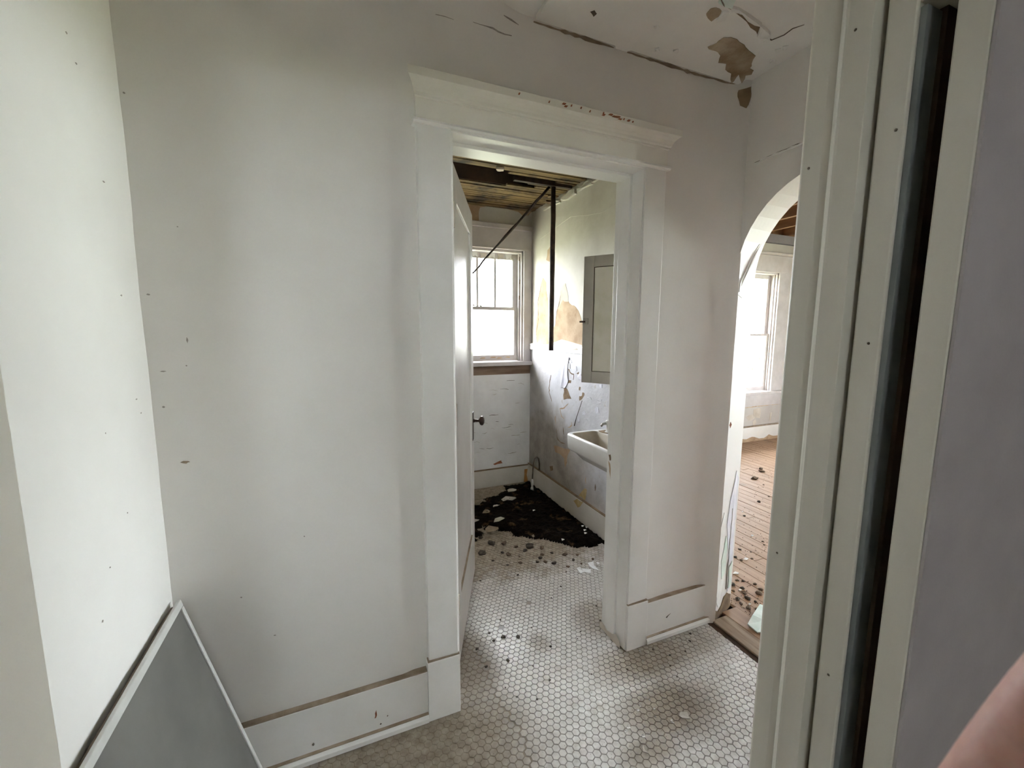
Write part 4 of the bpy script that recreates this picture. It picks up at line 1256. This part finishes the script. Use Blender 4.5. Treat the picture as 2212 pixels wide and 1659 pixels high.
# ------------------------------------------------------------------ pipes, rod, wire
rnd = random.Random(8)
pts = [(1.485 + rnd.uniform(-.001, .001), 2.79 + rnd.uniform(-.001, .001), 2.45 - i * (2.45 - 1.276) / 16) for i in range(17)]
o = MB().tube(pts, [.0175 + rnd.uniform(-.0008, .0008) for _ in pts], 12).build('hanging_pipe', 'iron_black', smooth=True)
tag(o, 'straight black rusty pipe hanging from the lath ceiling in front of the sink wall', 'pipe')
a, b = Vector((1.455, 2.80, 2.440)), Vector((1.055, 3.47, 1.865))
pts = [a + (b - a) * (i / 14) + Vector((rnd.uniform(-.004, .004), 0, rnd.uniform(-.004, .004))) for i in range(15)]
o = MB().tube(pts, [.0105 + .003 * (i in (6, 7)) + rnd.uniform(-.001, .001) - .0035 * i / 14 for i in range(15)], 10).build('slanting_rod', 'iron_black', smooth=True)
tag(o, 'thin dark rod slanting from the ceiling down across the bathroom window', 'rod')
hs = empty('supply_pipe', (1.58, 3.25, 0))
tag(hs, 'bent grey supply pipe looping up from the floor in the bathroom corner', 'pipe')
MB().tube([(1.562, 3.25, .10), (1.567, 3.25, .20), (1.572, 3.25, .25), (1.583, 3.25, .29), (1.603, 3.25, .308), (1.622, 3.25, .288), (1.634, 3.262, .24), (1.639, 3.27, .17), (1.638, 3.27, .10)], .0065, 10).build('pipe_bend', 'pipe_lead', hs, smooth=True)
MB().lathe((1.560, 3.25, .0), (0, 0, 1), [(.018, .006), (.02, .010), (.055, .010), (.06, .013), (.09, .013), (.10, .009), (.11, .007)], 12).build('valve', 'alu_frame', hs, smooth=True)
MB().lathe((1.552, 3.235, .012), (0, 0, 1), [(0, .014), (.020, .014), (.024, .011), (.026, 0)], 12).build('end_cap', 'paper_white', hs, smooth=True)
o = MB().tube([(1.632, 2.576, .919), (1.628, 2.60, .86), (1.627, 2.64, .78), (1.630, 2.672, .712)], [.0022, .0024, .0026, .004], 8).build('leaning_wire', 'iron_black', smooth=True)
tag(o, 'thin dark wire leaning on the peeling wall beside the sink', 'wire')

# ------------------------------------------------------------------ leaning panels in the hall corner


def lean_panel(name, xt, zt, xb, y0, y1, th_, fmat, pmat, label):
    p = empty(name, ((xt + xb) / 2, (y0 + y1) / 2, 0))
    tag(p, label, 'panel')
    d = Vector((xb - xt, 0, 0.006 - zt))
    Lg = d.length
    d.normalize()
    n = Vector((-d.z, 0, d.x))          # facing into the hall
    if n.x < 0:
        n = -n
    T = Vector((xt, 0, zt))

    def bx(s0, s1, ya, yb, t0, t1):
        vs_ = []
        for t in (t0, t1):
            for s, y in ((s0, ya), (s1, ya), (s1, yb), (s0, yb)):
                q = T + d * s + n * t
                vs_.append((q.x, y, q.z))
        return MB().add(vs_, [(0, 3, 2, 1), (4, 5, 6, 7), (0, 1, 5, 4), (1, 2, 6, 5), (2, 3, 7, 6), (3, 0, 4, 7)])
    fw_ = .020
    f = bx(0, fw_, y0, y1, -th_, 0)
    for a in ((Lg - fw_, Lg, y0, y1), (fw_, Lg - fw_, y0, y0 + fw_), (fw_, Lg - fw_, y1 - fw_ * .75, y1)):
        g = bx(*a, -th_, 0)
        f.add(g.v, g.f)
    f.build('frame', fmat, p, bevel=.0025)
    bx(fw_ - .002, Lg - fw_ + .002, y0 + fw_ - .002, y1 - fw_ * .75 + .002, -th_ * .8, -.005).build('sheet', pmat, p)
    return p


lean_panel('framed_panel', -.440, .664, -.266, .66, 1.378, .011, 'alu_frame', 'grey_panel', 'grey framed panel leaning in the hall corner in front of a brown one')
lean_panel('framed_panel', -.4515, .654, -.284, .63, 1.366, .010, 'brown_board', 'brown_board', 'brown-edged panel leaning on the white end wall behind the grey one')

# ------------------------------------------------------------------ crumbs, flakes and scraps on the floors


def crumb_mesh(seed):
    bm = bmesh.new()
    bmesh.ops.create_icosphere(bm, subdivisions=2, radius=1)
    for v in bm.verts:
        k = 1 + .45 * noise.noise(v.co * 1.4 + Vector((seed * 7.1, 0, 0))) + .25 * noise.noise(v.co * 4 + Vector((0, seed * 3.3, 0)))
        v.co = Vector((v.co.x * k, v.co.y * k * .8, max(-.25, v.co.z * k * .55)))
    lo = min(v.co.z for v in bm.verts)
    for v in bm.verts:
        v.co.z -= lo
    me = bpy.data.meshes.new('dirt_crumb')
    bm.to_mesh(me)
    bm.free()
    return me


CM = {}
for s in range(5):
    for mname in ('crumb_dark', 'crumb_brown'):
        me = crumb_mesh(s)
        me.materials.append(MATS[mname])
        CM[(s, mname)] = me


def crumb(x, y, r, i, label, group, z=0.0, mname='crumb_dark'):
    o = bpy.data.objects.new('dirt_crumb', CM[(i % 5, mname)])
    COL.objects.link(o)
    o.location = (x, y, z)
    o.scale = (r, r, r)
    o.rotation_euler = (0, 0, i * 1.7)
    tag(o, label, 'dirt', group)
    return o


hall_cr = [(.66, 1.665, 12), (.722, 1.641, 11), (.609, 1.662, 8), (.625, 1.528, 9), (.527, 1.533, 7), (.714, 1.461, 4), (.522, 1.643, 8), (.835, 1.53, 7), (.564, 1.404, 3.5), (.59, 1.347, 4), (.658, 1.307, 4.5),
           (1.076, 1.292, 4.5), (.921, 1.328, 4), (1.012, 1.561, 4), (.974, 1.526, 3.5), (1.145, 1.59, 5), (1.188, 1.689, 5), (1.486, 1.349, 7), (1.447, 1.314, 6), (1.38, 1.274, 5), (1.3, 1.284, 5), (1.254, 1.338, 6),
           (1.258, 1.236, 4.5), (1.242, 1.181, 4), (.607, 1.716, 6), (.688, 1.782, 5), (.808, 1.676, 3), (1.003, 1.837, 5), (.746, 1.368, 4.5), (1.10, 1.908, 6)]
for i, (x, y, r) in enumerate(hall_cr):
    if r > 10:
        lb, gp = ('largest dark dirt crumb on the tiles just inside the bathroom door', None) if r == 12 else ('second largest dark dirt crumb on the tiles just inside the bathroom door', None)
    elif y > 1.56:
        lb, gp = 'small dark dirt crumb on the tiles just inside the bathroom doorway', 'small crumbs inside the bathroom doorway'
    elif x > 1.2:
        lb, gp = 'dark dirt crumb on the tiles before the baseboard next to the arch', 'crumbs before the baseboard by the arch'
    elif x < .6:
        lb, gp = 'dark dirt crumb beside the jagged crack in the hall tiles', 'crumbs beside the floor crack'
    else:
        lb, gp = 'small dark dirt crumb on the open white tiles before the bathroom door', 'crumbs on the open hall tiles'
    crumb(x, y, r / 1000, i, lb, gp)
bath_cr = [(.807, 2.406, 22), (.954, 2.328, 16), (1.125, 2.215, 13), (1.133, 2.162, 12), (1.175, 2.128, 13), (1.152, 2.246, 12), (1.074, 2.332, 14), (1.36, 2.157, 9), (1.306, 2.115, 10), (1.237, 2.063, 9), (1.087, 2.181, 10),
           (.988, 2.213, 10), (.905, 2.219, 8), (1.287, 2.191, 14), (1.221, 2.24, 9), (1.04, 2.40, 12), (.927, 2.365, 10), (1.425, 2.079, 9), (.90, 2.50, 22), (.98, 2.47, 16), (1.12, 2.37, 24), (1.19, 2.32, 15), (.86, 2.60, 14),
           (1.01, 2.28, 7), (.70, 2.13, 5), (1.33, 2.06, 6), (.84, 2.30, 7), (1.20, 2.02, 5), (.92, 2.10, 6)]
for i, (x, y, r) in enumerate(bath_cr):
    big = r >= 14
    mn = ('crumb_dark', 'crumb_brown')[i % 2]
    lb = '%s %s dirt clump on the grimy bathroom tiles %s' % ('big' if big else 'small', 'blackish' if i % 2 == 0 else 'brown', 'touching the black debris' if y > 2.3 else 'between the debris and the door')
    crumb(x, y, r * 1.2 / 1000, i, lb, lb.replace('clump', 'clumps'), mname=mn)
far_cr = [(2.0, 1.546, 16), (1.99, 1.466, 14), (2.06, 1.43, 22), (1.965, 1.426, 16), (1.90, 1.368, 14), (1.93, 1.345, 12), (1.91, 1.44, 14), (2.102, 1.451, 14), (1.896, 1.407, 10), (2.266, 1.747, 11), (2.267, 1.705, 10), (2.058, 1.563, 10),
          (2.085, 1.546, 10), (3.67, 2.689, 32), (3.935, 2.81, 26), (2.851, 2.147, 12), (2.609, 1.816, 9), (2.578, 1.782, 9), (2.374, 1.802, 10), (2.415, 1.754, 7), (2.345, 1.694, 9), (3.205, 2.291, 16), (3.392, 2.341, 10), (3.605, 2.546, 9),
          (2.02, 1.50, 12), (1.95, 1.50, 10), (2.12, 1.50, 11), (1.98, 1.39, 9), (4.0, 2.87, 22)]
for i, (x, y, r) in enumerate(far_cr):
    lb = 'dirt crumb on the planks ' + ('just beyond the arch threshold' if x < 2.2 else 'in the middle of the far room' if x < 3.1 else 'towards the tall far window')
    lb = ('dark ' if i % 3 == 0 else 'brown ') + lb
    if r > 30:
        lb = 'largest dirt clod on the planks towards the tall far window'
    crumb(x, y, r / 1000, i, lb, lb.replace('crumb', 'crumbs'), z=.006, mname=('crumb_brown', 'crumb_dark')[i % 3 == 0])


def scrap(name, pts, z, mat, label, cat, group=None, curl=.004, th_=.0008, seed=0):
    rnd_ = random.Random(seed)
    n = len(pts)
    cx, cy = sum(p[0] for p in pts) / n, sum(p[1] for p in pts) / n
    zs_ = [z + rnd_.uniform(0, curl) for _ in pts]
    zs_[0] = z
    zs_[n // 2] = z
    mb = MB()
    lowr = [(p[0], p[1], zz) for p, zz in zip(pts, zs_)]
    topr = [(p[0], p[1], zz + th_) for p, zz in zip(pts, zs_)]
    v = lowr + topr + [(cx, cy, z), (cx, cy, z + th_)]
    f = [((i + 1) % n, i, 2 * n) for i in range(n)] + [(n + i, n + (i + 1) % n, 2 * n + 1) for i in range(n)] + [(i, (i + 1) % n, n + (i + 1) % n, n + i) for i in range(n)]
    o_ = mb.add(v, f).build(name, mat)
    return tag(o_, label, cat, group)


scrap('paper_scrap', [(1.28, 2.033), (1.297, 2.023), (1.297, 2.007), (1.349, 1.986), (1.327, 1.953), (1.295, 1.974), (1.265, 1.964), (1.265, 1.99)], .001, 'paper_white', 'torn white paper scrap with a notched edge on the bathroom tiles', 'paper', curl=.010, seed=1)
scrap('paper_scrap', [(1.372, 2.055), (1.407, 2.045), (1.392, 2.015), (1.392, 1.968), (1.38, 1.954), (1.36, 1.981), (1.357, 2.013)], .001, 'paper_white', 'long torn white paper scrap between two other scraps on the bathroom tiles', 'paper', curl=.008, seed=2)
scrap('paper_scrap', [(1.42, 2.035), (1.434, 2.038), (1.437, 2.019), (1.419, 2.016)], .001, 'paper_white', 'smallest white paper scrap beside the bathroom door jamb', 'paper', curl=.003, seed=3)
rnd = random.Random(14)
for i, (x, y, r) in enumerate([(.989, 1.117, 7), (.912, 1.074, 11), (.895, 1.066, 8), (1.288, 1.045, 8), (1.076, 1.037, 6), (1.073, 1.027, 8), (.938, 1.028, 8), (1.008, 1.127, 4), (1.059, 1.135, 4), (1.19, 1.352, 5), (1.165, 1.30, 4), (.87, 1.25, 5),
                               (1.05, 1.098, 5), (1.03, 1.07, 4)]):
    pts = [(x + r / 1000 * math.cos(a + rnd.uniform(-.3, .3)) * rnd.uniform(.6, 1.2), y + r / 1000 * math.sin(a) * rnd.uniform(.5, 1.0)) for a in (0, 1.3, 2.5, 3.7, 5)]
    scrap('plaster_flake', pts, .0012, 'flake_white', 'small white plaster flake lying on the hexagon tiles', 'plaster flake', 'white plaster flakes on the tiles', curl=.005, th_=.0015, seed=i)
scrap('plaster_flake', [(1.131, 1.05), (1.154, 1.04), (1.142, 1.015), (1.117, 1.026), (1.114, 1.039)], .0012, 'bath_grime', 'large dusty brown plaster flake on the hexagon tiles amid brown dirt', 'plaster flake', curl=.004, th_=.003, seed=31)
scrap('plaster_flake', [(.917, 1.003), (.92, .987), (.913, .972), (.898, .981), (.905, .993)], .0012, 'bath_grime', 'dusty tan plaster flake on the hexagon tiles below the white flakes', 'plaster flake', curl=.004, th_=.003, seed=32)
for i, (x, y, r) in enumerate([(2.304, 1.702, 20), (2.116, 1.615, 26), (1.994, 1.49, 12), (1.93, 1.385, 10), (2.62, 1.90, 12), (2.9, 2.2, 10)]):
    pts = [(x + r / 1000 * math.cos(a) * rnd.uniform(.6, 1.2), y + r / 1000 * math.sin(a) * rnd.uniform(.4, .9)) for a in (0, 1.4, 2.7, 4.2)]
    scrap('plaster_flake', pts, .008, 'flake_white', 'white plaster chip lying on the brown plank floor beyond the arch', 'plaster chip', 'white plaster chips on the planks', curl=.008, th_=.002, seed=40 + i)
scrap('plaster_shard', [(1.772, 1.222), (1.775, 1.276), (1.846, 1.305), (1.972, 1.36), (2.03, 1.25), (1.90, 1.15)], .010, 'flake_mint', 'pale mint plaster shard lying on the arch threshold', 'plaster shard', curl=.018, th_=.006, seed=50)
# pale scraps on the black heap
rnd = random.Random(19)
for i, (x, y, r, el) in enumerate([(1.06, 2.76, .045, 1.2), (.88, 2.98, .055, 1.5), (1.27, 3.09, .06, 1.8), (.96, 2.64, .05, 1.3), (.86, 2.80, .05, 1.7), (1.02, 2.93, .035, 1.4), (1.12, 3.0, .03, 2.0), (.80, 2.70, .05, 1.6), (1.36, 3.25, .05, 1.6),
                                   (.98, 3.12, .06, 1.8)]):
    a0 = rnd.uniform(0, 6)
    pts = []
    for k in range(8):
        a = k * math.pi / 4
        q = r * rnd.uniform(.55, 1.1)
        px_, py_ = q * el ** .5 * math.cos(a), q / el ** .5 * math.sin(a)
        pts.append((x + px_ * math.cos(.3) - py_ * math.sin(.3), y + px_ * math.sin(.3) + py_ * math.cos(.3)))
    scrap('plaster_flake', pts, 0.026, ('bath_grime', 'dust_shade_brown')[i % 2], 'tan plaster flake lying on the black debris heap' if i % 2 == 0 else 'brown dusty plaster flake lying on the black debris heap', 'plaster flake',
          'tan flakes on the black debris' if i % 2 == 0 else 'brown flakes on the black debris', curl=.012, th_=.003, seed=60 + i)
for i, (x, y) in enumerate([(1.57, 2.43), (1.585, 2.40), (1.55, 2.37), (1.53, 2.33), (1.36, 2.80), (1.34, 2.31)]):
    scrap('plaster_flake', [(x - .010, y - .008), (x + .010, y - .006), (x + .008, y + .010), (x - .006, y + .008)], .034, 'flake_white', 'tiny white plaster flake lying on the black debris heap', 'plaster flake', 'white flakes on the black debris', curl=.006, th_=.002, seed=70 + i)
# fine grit nobody could count
rnd = random.Random(77)
g = MB()
for i in range(1500):
    k = rnd.random()
    if k < .35:
        x, y, r = rnd.uniform(.45, 1.62), rnd.uniform(1.6, 2.6), rnd.uniform(.001, .0035)
    elif k < .65:
        x, y, r = rnd.gauss(1.12, .16), rnd.gauss(1.12, .10), rnd.uniform(.0007, .002)
    else:
        x, y, r = rnd.uniform(.4, 1.6), rnd.uniform(.9, 1.36), rnd.uniform(.0006, .0018)
    if y < .9 or pdist(x, y) > -.12 or (1.36 < y < 1.56 and not .39 < x < 1.12) or x > 1.61:
        continue
    a = rnd.uniform(0, 6)
    ps = [(x + r * math.cos(a + q), y + r * math.sin(a + q) * .7, .0002) for q in (0, 2.1, 4.2)] + [(x, y, r * .8)]
    g.add(ps, [(0, 2, 1), (0, 1, 3), (1, 2, 3), (2, 0, 3)])
tag(g.build('floor_grit', 'crumb_brown'), 'fine brown grit scattered over the hexagon tiles', 'grit', kind='stuff')
g = MB()
for i in range(500):
    x = 1.86 + 3.4 * rnd.random() ** 2
    y = x * .70 + rnd.gauss(0, .12)
    if y > FY - .06:
        continue
    r = rnd.uniform(.002, .006)
    a = rnd.uniform(0, 6)
    ps = [(x + r * math.cos(a + q), y + r * math.sin(a + q) * .7, .0066) for q in (0, 2.1, 4.2)] + [(x, y, .0066 + r * .8)]
    g.add(ps, [(0, 2, 1), (0, 1, 3), (1, 2, 3), (2, 0, 3)])
tag(g.build('plank_grit', 'crumb_brown'), 'fine brown grit scattered over the plank floor', 'grit', kind='stuff')


# ------------------------------------------------------------------ photographer's hand at the lens corner
def cw(r_, u_, f_):
    return CAM + rt * r_ + up * u_ + fw * f_


def hand():
    ax_ = Vector((.48, .88))
    base = Vector((.0778, -.0536))
    chains = []
    kn = base - ax_ * .062
    palm = [cw(kn.x + .035, kn.y - .075, .030), cw(kn.x + .025, kn.y - .040, .042), cw(kn.x + .018, kn.y - .012, .052)]
    verts, edges, rad = [], [], []

    def chain(pts, rs, root=None):
        prev = root
        for p, r_ in zip(pts, rs):
            verts.append(p)
            rad.append(r_)
            if prev is not None:
                edges.append((prev, len(verts) - 1))
            prev = len(verts) - 1
        return prev
    wrist = chain([cw(kn.x + .055, kn.y - .20, -.02), cw(kn.x + .045, kn.y - .125, .01), palm[0]], [.034, .028, .030])
    mid = chain([palm[1]], [.030], wrist)
    top = chain([palm[2]], [.022], mid)
    # index, the finger that shows
    chain([cw(kn.x, kn.y, .060), cw(*(base - ax_ * .028), .0615), cw(*base, .060), cw(*(base + ax_ * .018), .058), cw(*(base + ax_ * .030), .056)], [.0095, .0090, .0085, .0080, .0065], top)
    # middle, ring, little: curled below the frame
    for q, ln in ((1, .030), (2, .026), (3, .020)):
        o_ = Vector((kn.x + .021 * q, kn.y - .010 - .006 * q))
        chain([cw(o_.x, o_.y, .058), cw(o_.x + .002, o_.y + ln, .062), cw(o_.x - .002, o_.y + ln * 1.2, .040), cw(o_.x - .004, o_.y + ln * .6, .026)], [.0095, .0088, .0082, .0070], top)
    # thumb from the side of the palm
    chain([cw(kn.x - .012, kn.y - .055, .030), cw(kn.x - .030, kn.y - .030, .020), cw(kn.x - .034, kn.y - .006, .010)], [.013, .0115, .0095], mid)
    me = bpy.data.meshes.new('person')
    org = verts[0].copy()
    me.from_pydata([v - org for v in verts], edges, [])
    o_ = bpy.data.objects.new('person', me)
    COL.objects.link(o_)
    o_.location = org
    WORLD[o_.name] = org
    sk = o_.modifiers.new('skin', 'SKIN')
    sk.use_smooth_shade = True
    for i, r_ in enumerate(rad):
        me.skin_vertices[0].data[i].radius = (r_, r_)
    me.skin_vertices[0].data[0].use_root = True
    sd = o_.modifiers.new('subsurf', 'SUBSURF')
    sd.levels = sd.render_levels = 2
    me.materials.append(MATS['skin'])
    return o_


pr = hand()
tag(pr, 'bare pinkish finger of the photographer intruding before the dim grey wall', 'person')

# ------------------------------------------------------------------ outdoors
struct(B(-.7, FX + .2, BOUT - .01, 4.45, 2.50, 2.60).build('rear_sky_blocker', 'siding'), 'unseen eave slab added over the rear windows to cut sky light', 'roof')  # added slab, keeps the high sky off the rear windows
struct(B(FX + .2, FX + 2.4, -2.5, OUT, 2.42, 2.55).build('east_sky_blocker', 'siding'), 'unseen low roof slab added outside the broad window to cut high sky light', 'roof')  # added slab, dims the far floor but lets level daylight through
gr = struct(B(-30, 40, -40, 50, -.75, -.6).build('ground', 'grass'), 'grassy yard outside the windows', 'ground')
struct(B(-.6, FX + .3, OUT - .02, OUT, -.6, -.05).build('foundation_wall', 'siding'), 'grey foundation wall under the rear windows', 'wall')
rnd = random.Random(31)
hd = MB()
for i in range(2600):
    x, z = rnd.uniform(6, 22), rnd.uniform(-.55, 1.0)
    y = 15 + rnd.gauss(0, .6) + .2 * math.sin(x)
    if z > .6 + .4 * nz3(x, 0, 0, .8):
        continue
    s = rnd.uniform(.05, .12)
    n = Vector((rnd.uniform(-1, 1), rnd.uniform(-1, 1), rnd.uniform(-.3, 1))).normalized()
    t = n.orthogonal().normalized()
    b = n.cross(t)
    c = Vector((x, y, z))
    hd.add([c - t * s, c + b * s * .5, c + t * s, c - b * s * .5], [(0, 1, 2, 3)])
tag(hd.build('hedge', 'leaf'), 'leafy green hedge beyond the yard outside the far window', 'hedge', kind='stuff')
